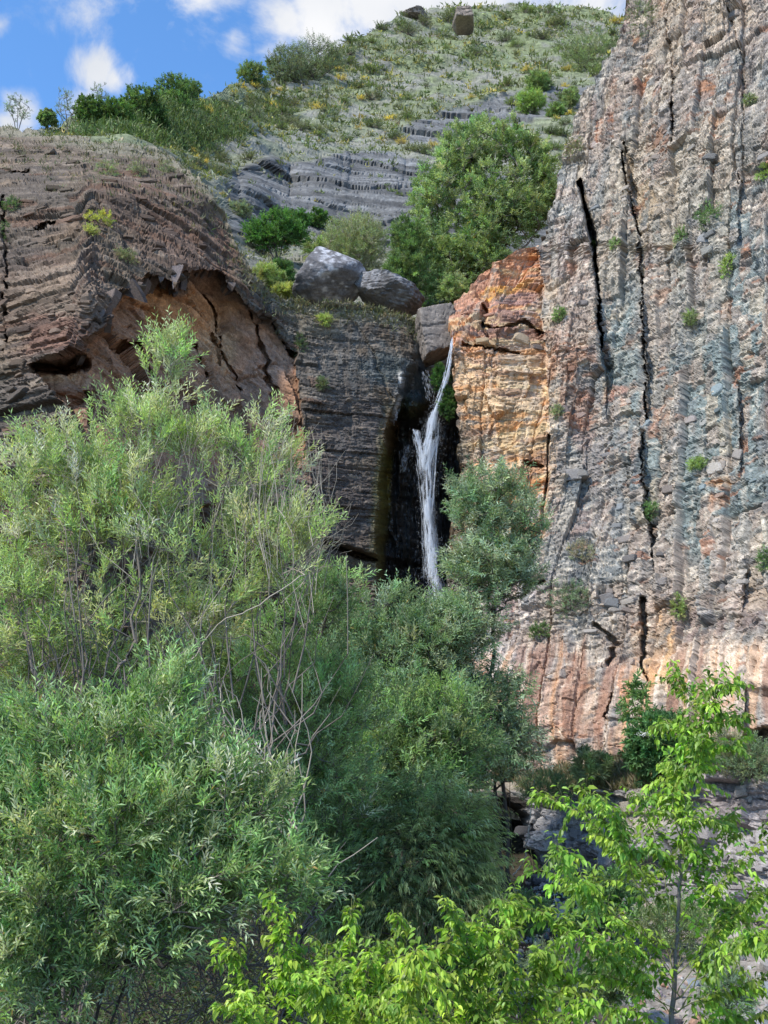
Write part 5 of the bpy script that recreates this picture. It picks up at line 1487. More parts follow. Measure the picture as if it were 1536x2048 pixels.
Y1 = 7.6
base = at(1345, 2420, Y1)
limbs = [([(1345, 2200), (1347, 2000), (1355, 1850), (1365, 1700), (1370, 1560), (1380, 1450), (1400, 1365)], 0.62),
         ([(1350, 1960), (1290, 1800), (1200, 1660), (1130, 1610), (1078, 1596)], 0.2), ([(1350, 1900), (1270, 1720), (1210, 1630), (1158, 1572)], 0.3),
         ([(1350, 1950), (1250, 1850), (1150, 1765), (1058, 1738)], 0.25), ([(1349, 1900), (1230, 1830), (1150, 1760), (1113, 1698)], 0.4),
         ([(1352, 1900), (1330, 1760), (1300, 1660), (1278, 1582)], 0.35), ([(1352, 1880), (1270, 1760), (1240, 1660), (1205, 1600)], 0.35),
         ([(1350, 1960), (1250, 1900), (1150, 1860), (1060, 1820), (990, 1800)], 0.25), ([(1350, 2020), (1280, 1960), (1200, 1900), (1130, 1870)], 0.2),
         ([(1352, 1900), (1430, 1780), (1500, 1700), (1560, 1640)], 0.3), ([(1352, 1920), (1440, 1700), (1465, 1630)], 0.4), ([(1352, 1960), (1450, 1850), (1560, 1760), (1620, 1720)], 0.2),
         ([(1352, 2000), (1440, 1920), (1540, 1860), (1620, 1820)], 0.2), ([(1350, 2040), (1440, 1980), (1560, 1950)], 0.2), ([(1352, 1960), (1400, 1820), (1430, 1740)], 0.3),
         ([(1385, 1470), (1440, 1440), (1488, 1430)], 0.1), ([(1378, 1520), (1430, 1490), (1470, 1492)], 0.1), ([(1392, 1420), (1365, 1380), (1350, 1350)], 0.2), ([(1396, 1400), (1430, 1380), (1452, 1362)], 0.2),
         ([(1380, 1480), (1345, 1450), (1325, 1440)], 0.1), ([(1370, 1640), (1330, 1610), (1300, 1590)], 0.2), ([(1370, 1620), (1420, 1640), (1450, 1650)], 0.2),
         ([(1372, 1560), (1400, 1530), (1410, 1500)], 0.1), ([(1372, 1580), (1350, 1550), (1340, 1520)], 0.1),
         ([(1350, 2060), (1260, 2020), (1180, 2010)], 0.2), ([(1350, 1990), (1300, 1920), (1240, 1880)], 0.2), ([(1350, 1850), (1300, 1760), (1250, 1740)], 0.2), ([(1352, 1840), (1400, 1760), (1400, 1690)], 0.2),
         ([(1350, 2060), (1420, 2040), (1500, 2040)], 0.2), ([(1352, 2010), (1430, 1900), (1500, 1880), (1560, 1890)], 0.2), ([(1352, 1980), (1420, 1880), (1470, 1800)], 0.2), ([(1350, 2080), (1450, 2060), (1560, 2000)], 0.2), ([(1350, 1950), (1290, 1860), (1220, 1830)], 0.2), ([(1350, 2080), (1290, 2050), (1220, 2060)], 0.2), ([(1350, 2030), (1240, 1960), (1150, 1950), (1100, 1960)], 0.2), ([(1350, 1940), (1480, 1820), (1540, 1780)], 0.2), ([(1360, 1760), (1310, 1700), (1240, 1700)], 0.2),
         ([(1365, 1700), (1350, 1640), (1345, 1590)], 0.0), ([(1365, 1700), (1385, 1650), (1390, 1600)], 0.0), ([(1372, 1600), (1355, 1570), (1352, 1530)], 0.0), ([(1376, 1560), (1395, 1530), (1400, 1480)], 0.0), ([(1380, 1500), (1360, 1470), (1362, 1430)], 0.0), ([(1385, 1470), (1405, 1440), (1425, 1400)], 0.0)]
sapling('bright green sapling with one tall leafy spire in front of the low ledge', base, limbs, Y1, 33.0, llen=0.066, side_len=0.26)
# thin the trunk view low down is bare: leaf start handled above
Y2 = 6.9
base = at(690, 2500, Y2)
limbs = [([(690, 2300), (700, 2100), (700, 1950), (702, 1822)], 0.45),
         ([(690, 2200), (620, 2050), (570, 1920), (543, 1808)], 0.35), ([(690, 2250), (560, 2080), (490, 1960), (448, 1885)], 0.35), ([(690, 2250), (560, 2120), (490, 2040), (430, 2010)], 0.3),
         ([(695, 2150), (740, 2000), (780, 1900), (800, 1838)], 0.3), ([(695, 2150), (800, 2020), (870, 1930), (900, 1880)], 0.3), ([(692, 2200), (640, 2050), (610, 1960), (590, 1880)], 0.35),
         ([(692, 2200), (660, 2050), (650, 1960), (655, 1880)], 0.35), ([(695, 2150), (760, 2050), (830, 1990), (880, 1960)], 0.2), ([(690, 2250), (600, 2140), (540, 2080)], 0.3),
         ([(695, 2120), (730, 2000), (745, 1900)], 0.3), ([(692, 2250), (760, 2140), (850, 2060), (900, 2040)], 0.2), ([(690, 2260), (520, 2140), (460, 2080)], 0.3), ([(695, 2180), (700, 2060), (640, 2000)], 0.2), ([(692, 2260), (580, 2160), (520, 2060), (500, 1990)], 0.3), ([(695, 2150), (670, 2020), (620, 1960)], 0.2), ([(695, 2150), (790, 2060), (820, 1960), (830, 1900)], 0.3), ([(695, 2220), (740, 2100), (790, 2080)], 0.2), ([(692, 2240), (620, 2120), (580, 2010), (560, 1950)], 0.3)]
sapling('yellow-green sapling with several spreading tops below the weeping shrub', base, limbs, Y2, 44.0, llen=0.066, side_len=0.27, hue=[(0.20, 0.29, 0.035), (0.24, 0.34, 0.045), (0.15, 0.24, 0.035), (0.12, 0.20, 0.03)])
Y3 = 7.3
base = at(1020, 2500, Y3)
limbs = [([(1020, 2300), (1015, 2100), (1005, 1950), (1000, 1860)], 0.45),
         ([(1020, 2150), (960, 1980), (920, 1860), (888, 1800)], 0.35), ([(1015, 2100), (1010, 1950), (1030, 1860), (1045, 1800)], 0.35), ([(1018, 2150), (1080, 2000), (1120, 1900), (1140, 1845)], 0.3),
         ([(1018, 2150), (960, 2050), (900, 1980)], 0.2), ([(1018, 2200), (1110, 2080), (1180, 2000)], 0.3), ([(1015, 2100), (970, 1960), (960, 1850)], 0.3), ([(1018, 2200), (940, 2120), (880, 2060)], 0.2),
         ([(1018, 2100), (1070, 1980), (1090, 1880)], 0.3), ([(1018, 2220), (1080, 2120), (1120, 2060)], 0.3), ([(1018, 2150), (930, 2000), (910, 1930)], 0.2), ([(1018, 2120), (1060, 2040), (1130, 1980)], 0.2), ([(1018, 2120), (980, 2020), (960, 1940)], 0.2)]
sapling('yellow-green sapling between the spreading one and the tall spire', base, limbs, Y3, 42.0, llen=0.066, side_len=0.27, hue=[(0.18, 0.27, 0.035), (0.22, 0.32, 0.045), (0.14, 0.22, 0.035), (0.11, 0.19, 0.03)])

# ================================================================== plants on the ledge and rubble
def bush(name, label, px, py, Y, rx, ry, cols, n=120, leaf=(0.09, 0.035), base=None, cat='shrub', shape=LANCE, group=None, **kw):
    c = at(px, py, Y); s = mpp(py, Y)
    b_ = at(px, py + ry * 0.95, Y) if base is None else np.array(base)
    st = [[b_, b_ * 0.4 + c * 0.6 + rng.normal(size=3) * 0.1 * rx * s, c]]
    kk = dict(tw_len=max(0.12, rx * s * 0.35), seg=max(0.08, rx * s * 0.3), bark=M_BARKD, trunkname='stem', shell=0.45, outward=0.8, upward=0.4, r0=0.0025, rmax=0.03 + 0.02 * rx * s, thin=0.008, ttwig=0.0015, wob=0.02)
    kk.update(kw)
    return leafy_tree(name, label, cat, b_, st, [(px, py, rx, ry, Y, rx * s)], n, kk.pop('tp', 4), kk.pop('nl', 9), leaf[0], leaf[1], cols, shape=shape, group=group, **kk)
ELDER = [(0.04, 0.085, 0.032), (0.055, 0.11, 0.04), (0.03, 0.065, 0.025)]
r_, _ = bush('shrub', 'dark elder bush with a white flower head on the grassy ledge', 1320, 1500, 21.3, 62, 72, ELDER, 240, (0.12, 0.05), shape=OVATE, tp=3)
V, Fa = rock_shape(77, 2, 14, noise=0.1)
fp = at(1295, 1468, 20.7)
pp = rng.normal(size=(90, 3)) * np.array([0.10, 0.08, 0.03]) + fp
Vd, Fd, _c = leaf_arrays(pp, rand_dir(90), rand_dir(90, 2), np.full(90, 0.035), np.full(90, 0.03), np.full((90, 3), 0.75))
mesh_np('flower_head', Vd, Fd, M_LEAF, _c, parent=r_, loc=r_.location)['kind'] = 'stuff'
bush('shrub', 'thin leafy bush climbing the cliff foot above the dark elder', 1272, 1408, 21.8, 34, 62, [(0.09, 0.14, 0.05), (0.07, 0.12, 0.045)], 60, (0.13, 0.05), shape=OVATE, tp=2, nl=6, base=at(1300, 1500, 21.6))
bush('shrub', 'spiky grey-green plant at the very foot of the cliff', 1185, 1535, 22.6, 36, 32, [(0.11, 0.14, 0.075)], 60, (0.16, 0.02), upward=1.0)
bush('shrub', 'leafy green shrub in the rubble under the low ledge', 1215, 1810, 18.2, 70, 65, [(0.055, 0.105, 0.04), (0.075, 0.13, 0.05)], 170, (0.085, 0.04), shape=OVATE, tp=3)
bush('shrub', 'rounded green shrub at the edge of the ledge near the frame edge', 1500, 1520, 19.5, 60, 40, [(0.09, 0.125, 0.065), (0.11, 0.14, 0.08)], 130, (0.06, 0.02))
bush('shrub', 'grey-green scrub on the grassy ledge beside the spire', 1440, 1500, 20.0, 50, 38, [(0.12, 0.14, 0.08), (0.15, 0.15, 0.09)], 120, (0.06, 0.014))
bush('shrub', 'small dark bush under the cliff overhang', 1090, 1575, 23.2, 50, 32, [(0.07, 0.11, 0.055)], 110, (0.07, 0.014))
bush('shrub', 'dusty green bush on the scree by the sapling trunk', 1110, 1950, 13.6, 60, 60, [(0.10, 0.13, 0.08)], 150, (0.05, 0.012), nl=12)
bush('shrub', 'dark leafy plants at the mouth of the rock recess', 1040, 1830, 17.5, 60, 34, [(0.06, 0.10, 0.04)], 130, (0.08, 0.03))
bush('shrub', 'spreading green weeds at the foot of the low ledge', 1350, 1850, 17.6, 80, 34, [(0.10, 0.14, 0.06), (0.13, 0.16, 0.08)], 160, (0.07, 0.02))
bush('shrub', 'straggly green plant on the rubble between the sapling and the dusty bush', 1220, 1960, 14.2, 60, 44, [(0.09, 0.13, 0.055)], 140, (0.06, 0.022))
bush('shrub', 'low grey-green plant on the scree beneath the spire', 1460, 1990, 12.6, 50, 40, [(0.10, 0.14, 0.09)], 110, (0.05, 0.016))
for i, (px, py, Yo, rx, ry, c, lb) in enumerate([
        (1420, 430, 0, 26, 24, (0.075, 0.12, 0.05), 'round dark green bush clinging high on the grey cliff face'),
        (1363, 475, 0, 13, 20, (0.085, 0.13, 0.055), 'small green tuft on the cliff below the round dark bush'),
        (1455, 530, 0, 14, 24, (0.15, 0.20, 0.06), 'yellow-green upright plant on the grey cliff face'),
        (1120, 628, 0, 13, 12, (0.10, 0.15, 0.06), 'small plant on the grey column above the buttress'),
        (1300, 1020, 0, 13, 15, (0.09, 0.14, 0.06), 'green tuft growing in the long vertical joint'),
        (1145, 298, 0, 20, 22, (0.11, 0.115, 0.065), 'brown-green bush near the skyline edge of the cliff'),
        (1280, 30, -0.8, 30, 36, (0.09, 0.105, 0.06), 'dark wiry bush hanging from the top edge of the cliff'),
        (1395, 928, 0, 18, 9, (0.14, 0.19, 0.07), 'flat green cushion plant on the teal cliff face'),
        (1530, 345, 0, 14, 18, (0.13, 0.18, 0.06), 'light green plant at the cliff beside the frame edge'),
        (1380, 635, 0, 12, 13, (0.12, 0.15, 0.07), 'tiny dull green tuft mid cliff'),
        (1185, 495, 0, 13, 16, (0.13, 0.17, 0.05), 'yellowish plant wedged in the wide black joint'),
        (1230, 490, 0, 10, 10, (0.12, 0.16, 0.08), 'pale tuft between the two black joints'),
        (1115, 825, 0, 9, 12, (0.13, 0.15, 0.09), 'small grey-green tuft beside the cream streak'),
        (1140, 1200, 0, 40, 34, (0.085, 0.12, 0.075), 'dull green bush low on the cliff behind the slender tree'),
        (1080, 1262, 0, 22, 14, (0.07, 0.11, 0.045), 'dark bush on the cliff foot behind the slender tree'),
        (1357, 1215, 0, 12, 26, (0.14, 0.17, 0.07), 'narrow yellow-green plant above the cream streaked rock'),
        (1165, 1110, 0, 30, 26, (0.16, 0.15, 0.11), 'dry brownish scrub on a small cliff shelf'),
        (1500, 200, 0, 10, 8, (0.12, 0.14, 0.08), 'tiny tuft high on the reddish cliff'),
        (1530, 1120, 0, 14, 22, (0.09, 0.13, 0.06), 'green tuft on the cliff at the frame edge')]):
    p, nv, _c = on_surface(RC, px, py)
    Yp = p[1] - 0.10 + Yo
    bush('shrub', lb, px, py, Yp, rx, ry, [c, tuple(np.array(c) * 1.25)], int(30 + rx * 2.2), (0.055, 0.018), nl=9, tp=3, ttwig=0.0012, base=at(px, py + ry * 0.7, Yp + 0.1))
for i, (px, py, rx, ry, c, lb) in enumerate([
        (8, 480, 20, 34, (0.06, 0.09, 0.04), 'dark green bush in the crevice at the frame edge'),
        (25, 410, 14, 14, (0.07, 0.10, 0.05), 'small dark tuft above the crevice bush'),
        (200, 440, 26, 14, (0.22, 0.23, 0.06), 'yellow flowering cushion on the layered cliff corner'),
        (180, 465, 12, 12, (0.20, 0.21, 0.08), 'small yellowish tuft below the flowering cushion'),
        (215, 345, 22, 26, (0.13, 0.15, 0.09), 'grey-green scrub on the dark cliff top'),
        (275, 345, 18, 16, (0.14, 0.15, 0.10), 'wiry grey scrub on the cliff beyond the corner'),
        (250, 515, 26, 14, (0.11, 0.115, 0.07), 'low mossy cushion above the overhang lip'),
        (330, 340, 16, 14, (0.12, 0.13, 0.09), 'grey scrub near the cliff shoulder'),
        (648, 640, 14, 8, (0.17, 0.20, 0.07), 'bright tuft on the brink above the gully wall'),
        (602, 690, 12, 24, (0.05, 0.07, 0.04), 'dark plant in the seam beside the hollow'),
        (645, 768, 10, 10, (0.07, 0.09, 0.05), 'small dark tuft on the grey gully wall')]):
    p, nv, _c = on_surface(LC, px, py)
    bush('shrub', lb, px, py, p[1] - 0.1, rx, ry, [c, tuple(np.array(c) * 1.25)], int(30 + rx * 2), (0.055, 0.016), nl=9, tp=3, ttwig=0.0012, base=at(px, py + ry * 0.7, p[1] + 0.1))
# ferns and moss beside the fall
bush('fern', 'dark green ferns under the wedged boulder beside the fall', 880, 755, 30.9, 14, 26, [(0.025, 0.06, 0.015), (0.04, 0.08, 0.02)], 130, (0.06, 0.02), cat='plant', droop=0.5, nl=10)
bush('fern', 'dark green ferns on the wet rock just right of the fall', 896, 805, 30.5, 15, 34, [(0.025, 0.06, 0.015), (0.04, 0.075, 0.02)], 150, (0.06, 0.02), cat='plant', droop=0.5, nl=10)
# hanging root by the recess
ob = empty('hanging_vine', tuple(at(1068, 1560, 22.6)), 'long thin root hanging down in front of the dark recess', 'vine')
sk = Skel(); sk.chain([at(1068, 1560, 22.8), at(1062, 1620, 22.6), at(1055, 1680, 22.5), at(1046, 1725, 22.4), at(1026, 1752, 22.4)], -1, 0, 8, 0.008)
sk.build('root_strand', M_TWIG, ob, np.full(len(sk.p), 0.014), 6, thin=0.001)

# grass on ledges
def grass(name, label, pts, h, cols, blades=7, spread=0.12, w_=0.012):
    n = len(pts); o_ = np.repeat(pts, blades, 0) + rng.normal(size=(n * blades, 3)) * np.array([spread, spread, 0])
    d = rand_dir(n * blades, 1.6); d[:, 2] = np.abs(d[:, 2]); L = h * (0.4 + 0.8 * rng.random(n * blades))
    c = np.repeat(palette(n, cols), blades, 0) * (0.8 + 0.4 * rng.random((n * blades, 1)))
    V, Fa, C = leaf_arrays(o_, d, rand_dir(n * blades), L, np.full(n * blades, w_), c)
    return tag(mesh_np(name, V, Fa, M_LEAF, C), label, kind='stuff')
DRY = [(0.24, 0.21, 0.12), (0.18, 0.18, 0.09), (0.12, 0.15, 0.07), (0.30, 0.26, 0.17)]
pts = []
rr_ = rng.random((5200, 2))
LGX, LGP = LG[1][0], LG[3][0]
for a_, b_ in rr_:
    j = int(a_ * (len(LGX) - 1)); e = LGP[j]
    if LGX[j] > 1390 and b_ < 0.10: continue
    if LGX[j] < 1050: continue
    s = b_ ** 1.2 * 4.2
    pts.append([e[0] + rng.normal() * 0.04, e[1] + s, e[2] + 0.09 * s])
grass('grass', 'dry grass along the top of the low ledge', np.array(pts), 0.24, DRY, 6, 0.06, 0.010)
# tufts along the brink and shoulders of the dark cliff
pts = []
LX = LC[1][0]; LP = LC[3]
for k in range(2600):
    j = int(rng.integers(0, len(LX))); x = LX[j]
    if x > 835: continue
    r = int(rng.integers(0, 26) * rng.random()) if x > 560 else int(rng.integers(0, 60) * rng.random())
    if x < 560 and rng.random() < 0.45: continue
    pts.append(LP[r, j] + np.array([0, rng.random() * 1.5 if r == 0 else 0, -0.02]))
grass('grass', 'thin dry grass along the brink of the dark cliff', np.array(pts), 0.20, [(0.20, 0.20, 0.11), (0.15, 0.17, 0.08), (0.26, 0.24, 0.15)], 6, 0.06, 0.012)
# ================================================================== trees and scrub on the hill
def hill_pt(px, py):
    c = int(np.argmin(np.abs(HL[1][0] - px))); r = int(np.argmin(np.abs(HL[2][:, c] - py)))
    return HL[3][r, c]
def hill_tree(label, px, py, rx, ry, foot, cols, n, leaf, name='tree', cat='tree', dy=0.0, stems=3, blobs=None, bark=None, tp=4, nl=10, spread=0.5, **kw):
    fp = hill_pt(*foot); Y = float(fp[1]) + dy; fp = np.array([fp[0], Y, fp[2]]) if dy == 0 else at(foot[0], foot[1], Y)
    s = mpp(py, Y); b_ = fp + np.array([0, 0, -0.1])
    st = []
    for i in range(stems):
        dx = (i - (stems - 1) / 2) * rx * spread
        st.append([b_, at(foot[0] * 0.6 + (px + dx) * 0.4, foot[1] * 0.6 + py * 0.4, Y), at(px + dx, py, Y)])
    bl = blobs or [(px, py, rx, ry, Y, rx * s)]
    if blobs: bl = [(a, b, c, d, Y, c * s) for a, b, c, d in blobs]
    R = rx * s
    kk = dict(tw_len=0.3 * R, seg=0.35 * R, bark=bark or M_BARKD, shell=0.42, outward=0.5, upward=0.5, r0=0.006 * R ** 0.5, rmax=0.05 * R, thin=0.02, wob=0.03 * R, ttwig=0.003)
    kk.update(kw)
    return leafy_tree(name, label, cat, b_, st, bl, n, tp, nl, leaf[0], leaf[1], cols, **kk)
BRIGHT = [(0.12, 0.165, 0.072), (0.15, 0.195, 0.092), (0.085, 0.125, 0.052), (0.185, 0.225, 0.125)]
hill_tree('large bright green willow above the waterfall, leaning on the cliff', 970, 420, 140, 170, (945, 612), BRIGHT, 1700, (0.15, 0.05), stems=5, dy=1.5,
          blobs=[(925, 315, 58, 62), (1005, 295, 70, 42), (1065, 325, 44, 48), (1085, 390, 32, 66), (875, 400, 52, 70), (985, 395, 90, 70), (1045, 425, 50, 50), (870, 500, 50, 60), (940, 520, 75, 55), (900, 575, 42, 34), (960, 470, 75, 55), (1000, 540, 55, 34), (958, 258, 26, 16)], tw_len=0.36, bark=M_BARK, upward=0.35, outward=0.7, seg=0.6, tp=5)
hill_tree('dark green thicket left of the large willow, behind the boulders', 815, 520, 45, 70, (830, 610), [(0.065, 0.105, 0.04), (0.085, 0.13, 0.05)], 420, (0.14, 0.04), dy=0.5, blobs=[(815, 480, 35, 40), (820, 540, 45, 50), (790, 560, 30, 30), (850, 590, 25, 25)])
hill_tree('bright green shrub over the wedged boulder at the brink', 905, 580, 35, 30, (905, 612), BRIGHT, 200, (0.10, 0.03), dy=0.2, stems=2)
hill_tree('small round tree with a crooked dark trunk beside the cliff shoulder', 545, 462, 55, 34, (556, 528), [(0.05, 0.11, 0.03), (0.065, 0.135, 0.035), (0.04, 0.085, 0.025)], 420, (0.11, 0.055), stems=3, tp=3,
          blobs=[(520, 468, 30, 22), (560, 455, 36, 26), (590, 470, 22, 20), (545, 480, 34, 14)])
hill_tree('dark green bush just behind the small round tree', 598, 442, 24, 18, (600, 458), [(0.045, 0.095, 0.03)], 140, (0.11, 0.055), stems=2)
hill_tree('second dark green bush on the scree beyond the small round tree', 636, 438, 22, 13, (636, 450), [(0.05, 0.10, 0.03)], 120, (0.11, 0.055), stems=2)
hill_tree('olive grey tamarisk-like bush behind the pale boulder', 712, 492, 62, 48, (722, 560), [(0.15, 0.18, 0.085), (0.18, 0.205, 0.11), (0.12, 0.14, 0.075)], 520, (0.12, 0.014), stems=5, bark=M_TWIG, upward=0.9, spread=0.5, droop=0.0)
hill_tree('low grey wiry bush between the two boulders', 735, 540, 30, 22, (735, 565), [(0.16, 0.17, 0.11)], 120, (0.08, 0.012), stems=4, bark=M_TWIG, dy=-0.1)
hill_tree('dark rounded bush below the small round tree', 562, 548, 26, 26, (562, 575), [(0.05, 0.095, 0.035)], 200, (0.08, 0.035), stems=2)
hill_tree('pale green grassy bush at the cliff shoulder', 535, 560, 32, 24, (535, 584), [(0.16, 0.20, 0.08), (0.2, 0.22, 0.1)], 200, (0.14, 0.016), stems=3, upward=1.0)
hill_tree('yellow-green plume of grass beside the pale boulder', 575, 588, 28, 12, (575, 600), [(0.22, 0.24, 0.09)], 140, (0.14, 0.014), stems=3, upward=1.2)
hill_tree('light green scrub between the small round tree and the olive bush', 640, 500, 34, 26, (640, 525), [(0.16, 0.20, 0.09)], 200, (0.10, 0.02), stems=3)
hill_tree('pale scrub left of the small round tree', 480, 425, 24, 20, (480, 445), [(0.13, 0.15, 0.10)], 140, (0.10, 0.02), stems=3)
# crest trees
hill_tree('grey-green tree with dark forked stems on the upper slope', 625, 120, 62, 40, (632, 165), [(0.10, 0.12, 0.075), (0.125, 0.145, 0.09), (0.08, 0.095, 0.06)], 430, (0.20, 0.05), stems=4, tp=3,
          blobs=[(590, 125, 30, 26), (630, 105, 34, 24), (665, 118, 26, 24), (610, 140, 40, 18)], spread=0.6)
hill_tree('leaning grey tree with dark stems beside the forked one', 575, 135, 40, 34, (610, 172), [(0.105, 0.12, 0.08), (0.08, 0.10, 0.06)], 240, (0.20, 0.05), stems=3, tp=3)
hill_tree('round bush on the crest line left of the grey trees', 503, 150, 28, 18, (505, 168), [(0.10, 0.135, 0.06)], 160, (0.2, 0.06), stems=2)
hill_tree('small crest bush between the round one and the grey trees', 546, 132, 14, 14, (548, 150), [(0.095, 0.12, 0.07)], 70, (0.2, 0.06), stems=2)
DK = [(0.05, 0.085, 0.03), (0.065, 0.11, 0.038), (0.038, 0.065, 0.024)]
for (px, py, rx, ry, foot, c, lb) in [
        (285, 215, 42, 32, (285, 250), DK, 'dark green crest bush, widest of the row above the cliff'),
        (350, 190, 40, 26, (350, 225), DK, 'tall dark bush at the upper end of the crest row'),
        (345, 215, 34, 24, (345, 240), DK, 'dark bush tucked below the tall one in the crest row'),
        (235, 232, 34, 26, (235, 255), DK, 'dark bush in the middle of the crest row'),
        (180, 225, 30, 26, (180, 250), DK, 'dark bush at the lower end of the crest row'),
        (310, 245, 26, 20, (310, 262), DK, 'low dark shrub under the crest row'),
        (380, 180, 22, 16, (380, 200), [(0.08, 0.12, 0.05)], 'lighter bush ending the crest row'),
        (95, 238, 16, 14, (95, 255), [(0.09, 0.13, 0.06)], 'small green bush by the bare crest saplings')]:
    hill_tree(lb, px, py, rx, ry, foot, c, int(60 + rx * 4), (0.14, 0.07), name='shrub', cat='shrub', stems=2, tp=3)
for (px, py, rx, ry, foot, lb) in [(130, 215, 22, 36, (135, 258), 'wispy upright sapling on the crest against the cloud'), (200, 195, 20, 26, (205, 240), 'thin see-through sapling behind the dark crest row'),
                                   (35, 215, 24, 24, (35, 252), 'almost bare little tree on the crest near the frame edge'), (265, 195, 14, 14, (265, 220), 'sparse twiggy top above the dark crest row')]:
    hill_tree(lb, px, py, rx, ry, foot, [(0.12, 0.15, 0.10), (0.09, 0.12, 0.07)], 70, (0.10, 0.03), stems=3, tp=2, nl=5, bark=M_BARK, spread=0.9, r0=0.008, ttwig=0.005)
# upper slope by the cliff edge
hill_tree('spreading sparse tree with one dark bough below the cliff skyline', 1165, 110, 55, 45, (1190, 150), [(0.13, 0.155, 0.08), (0.10, 0.12, 0.065)], 260, (0.24, 0.06), stems=3, tp=3, bark=M_BARKD)
hill_tree('pale yellow-green bush beside the top of the large willow', 1062, 205, 30, 18, (1062, 228), [(0.16, 0.22, 0.07), (0.13, 0.18, 0.06)], 220, (0.2, 0.05), stems=3)
hill_tree('green bush between the large willow and the cliff edge', 1112, 225, 18, 14, (1112, 242), [(0.10, 0.14, 0.06)], 180, (0.18, 0.05), stems=3)
hill_tree('rounded green bush on the slope above the large willow', 1075, 168, 26, 16, (1075, 188), [(0.10, 0.14, 0.055)], 180, (0.2, 0.06), stems=3)
hill_tree('light bush against the cliff edge high on the slope', 1142, 195, 16, 18, (1142, 215), [(0.14, 0.17, 0.085)], 150, (0.2, 0.05), stems=3)

# scattered scrub: a few master shrubs, every bush a copy of its own
def shrub_master(seed, nl, leafl, leafw, kind):
    r = np.random.default_rng(seed)
    n = 46
    d = rand_dir(n, 0.7, r); d[:, 2] = np.abs(d[:, 2]) * 0.8 + 0.12; d = unit(d)
    L = 0.42 + 0.34 * r.random(n)
    o_ = r.normal(size=(n, 3)) * np.array([0.10, 0.10, 0.01])
    cols = np.clip(np.ones((n, 3)) * (0.8 + 0.4 * r.random((n, 1))), 0, 2)
    LV, tw, _ = twig_cloud(o_, d, L, nl, leafl, leafw, 0.0, 0.8, 0.0, cols, LANCE, 0.3)
    crown = mesh_np('crown', LV[0], LV[1], M_LEAF, LV[2], link=False)
    a, b1, b2 = tw
    V, Fa = tubes(a, b2, np.full(n, 0.010), np.full(n, 0.003), b2 - a, b2 - a, 3)
    stems = mesh_np('stems', V, Fa, M_BARK, link=False)
    return crown, stems
MAST = [shrub_master(800 + k, (12, 16, 9)[k % 3], (0.13, 0.10, 0.16)[k % 3], (0.045, 0.05, 0.03)[k % 3], k) for k in range(6)]
KINDS = [('shrub', 'shrub', (0.095, 0.13, 0.055), 'rounded green shrub scattered on the scree hillside', 'green shrubs on the hillside'),
         ('shrub', 'shrub', (0.135, 0.15, 0.085), 'grey-green dusty shrub scattered on the scree hillside', 'grey-green shrubs on the hillside'),
         ('shrub', 'shrub', (0.15, 0.195, 0.07), 'fresh light green shrub scattered on the scree hillside', 'light green shrubs on the hillside'),
         ('flowering_plant', 'plant', (0.50, 0.40, 0.10), 'yellow flowering cushion scattered on the scree hillside', 'yellow flowering cushions on the hillside')]
placed = 0; tries = 0
nn_ = rng
OCm = HL[5]
while placed < 300 and tries < 6000:
    tries += 1
    px = rng.uniform(380, 1240); py = rng.uniform(30, 560)
    c = int(np.argmin(np.abs(HL[1][0] - px))); col_py = HL[2][:, c]
    if py < col_py[0] + 4: continue
    if px < 520 and py > np.interp(px, [380, 420, 450, 470, 520], [345, 385, 420, 480, 560]) : continue
    r = int(np.argmin(np.abs(col_py - py)))
    if OCm[r, c] > 0.4 and rng.random() < 0.9: continue
    if 330 < py < 560 and 470 < px < 830 and rng.random() < 0.82: continue
    dens = 0.55 + 0.9 * float(vnoise(np.array([[px / 90.0, py / 60.0]]), 900)[0])
    if rng.random() > dens: continue
    p = HL[3][r, c]; Y = p[1]
    k = int(rng.choice(4, p=[0.37, 0.26, 0.15, 0.22])) if py > 130 else int(rng.choice(4, p=[0.45, 0.25, 0.28, 0.02]))
    nm, ct, colr, lb, gp = KINDS[k]
    base_ = 13 * rng.random() ** 1.2 + 7 if k < 3 else 6 + 7 * rng.random()
    s = base_ * mpp(py, Y) * 2.1
    zn = 'high near the crest' if py < 110 else ('on the upper slope' if py < 230 else ('above the bedded outcrop' if py < 330 else 'below the bedded outcrop'))
    zx = ' cliffward' if px > 950 else (' saddleward' if px < 600 else '')
    sz_ = ('large ' if base_ > 14 else 'small ') if k < 3 else ''
    lb = sz_ + lb.replace('scattered on the scree hillside', zn + zx)
    e = empty(nm, (float(p[0]), float(p[1]), float(p[2]) - 0.05 * s), lb, ct, gp)
    e.rotation_euler = (0, 0, rng.random() * 6.28); e.scale = (s, s, s * (0.75 + 0.4 * rng.random()))
    cr, sm = MAST[int(rng.integers(6))]
    for me in (cr, sm):
        o = bpy.data.objects.new(me.name.split('.')[0], me); COL.objects.link(o); o.parent = e
        q = 1.15 + 0.5 * rng.random()
        if me is cr: o.color = (colr[0] * q, colr[1] * q, colr[2] * q, 1)
    placed += 1
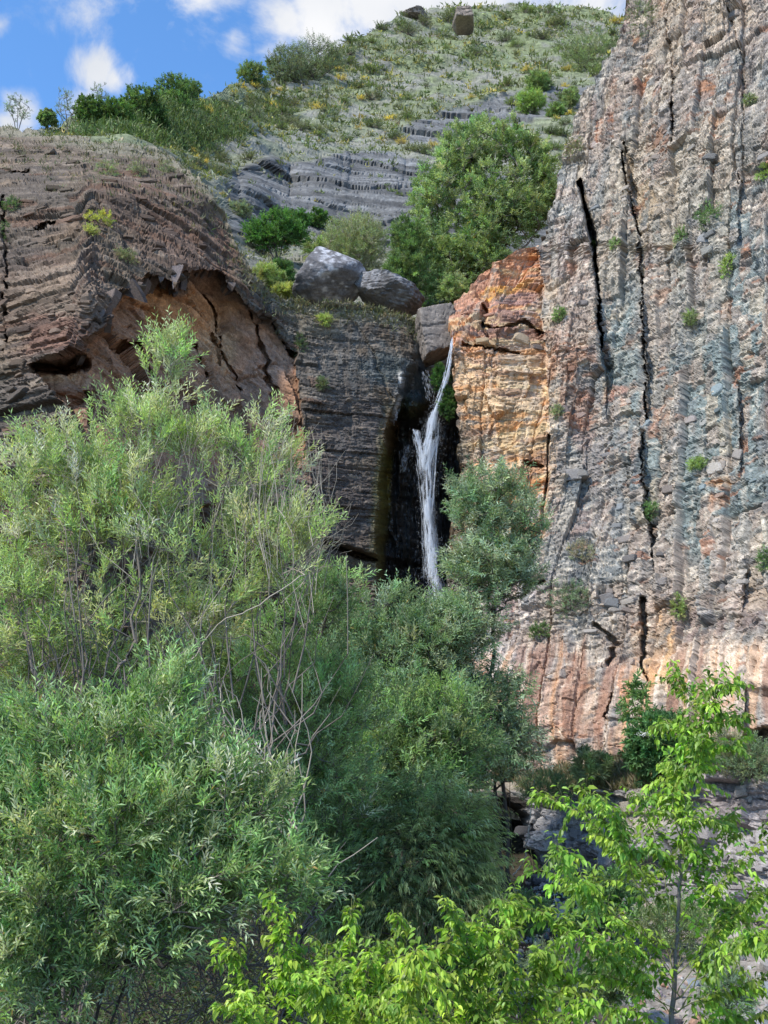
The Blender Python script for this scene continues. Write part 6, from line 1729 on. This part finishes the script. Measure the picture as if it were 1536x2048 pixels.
# countless small tufts between them
pts, pc, hs_ = [], [], []
M_ = 46000
cc_ = rng.integers(0, HL[1].shape[1], M_); rr_ = (rng.random(M_) ** 1.0 * HL[1].shape[0]).astype(int)
PXs, PYs, OCs = HL[1][rr_, cc_], HL[2][rr_, cc_], OCm[rr_, cc_]
den = np.interp(PYs, [0, 150, 260, 330, 430, 520, 640], [1, 0.95, 0.75, 0.5, 0.22, 0.5, 0.7]) * (1 - 0.85 * OCs) * (0.7 + 0.8 * vnoise(np.stack([PXs / 60, PYs / 40], -1), 910))
den = np.maximum(den, 1.0 * (PXs < 480) * (PYs < 300))
kp = (rng.random(M_) < den) & (PYs < 660) & (PXs > -60) & (PXs < 1300)
pp = HL[3][rr_[kp], cc_[kp]]; PXs, PYs = PXs[kp], PYs[kp]
n = len(pp); bl_ = 8
h = mpp(PYs, pp[:, 1]) * (7 + 10 * rng.random(n) ** 2)
c0 = palette(n, [(0.13, 0.155, 0.07), (0.16, 0.18, 0.09), (0.10, 0.13, 0.055), (0.22, 0.22, 0.12), (0.34, 0.30, 0.10), (0.36, 0.35, 0.30)], [0.28, 0.24, 0.18, 0.15, 0.08, 0.07], gain=1.25)
o_ = np.repeat(pp, bl_, 0) + rng.normal(size=(n * bl_, 3)) * (np.repeat(h, bl_) * 0.28)[:, None] * np.array([1, 1, 0.1])
d = rand_dir(n * bl_, 0.9); d[:, 2] = np.abs(d[:, 2])
V, Fa, C = leaf_arrays(o_, d, rand_dir(n * bl_), np.repeat(h, bl_) * (0.4 + 0.6 * rng.random(n * bl_)), np.repeat(h, bl_) * 0.26, np.repeat(c0, bl_, 0) * (0.75 + 0.5 * rng.random((n * bl_, 1))))
tag(mesh_np('grass', V, Fa, M_LEAF, C), 'low tufts of grass and herbs all over the hillside', kind='stuff')
# tall green grass in the saddle above the dark cliff
pts = []
for k in range(2600):
    px = rng.uniform(170, 480); py = rng.uniform(235, 300)
    pts.append(hill_pt(px, py) if False else HL[3][int(np.argmin(np.abs(HL[2][:, int(np.argmin(np.abs(HL[1][0] - px)))] - py))), int(np.argmin(np.abs(HL[1][0] - px)))])
grass('grass', 'fresh green grass in the saddle behind the dark cliff', np.array(pts), 0.40, [(0.15, 0.22, 0.07), (0.19, 0.25, 0.09), (0.12, 0.17, 0.06)], 9, 0.35, 0.022)
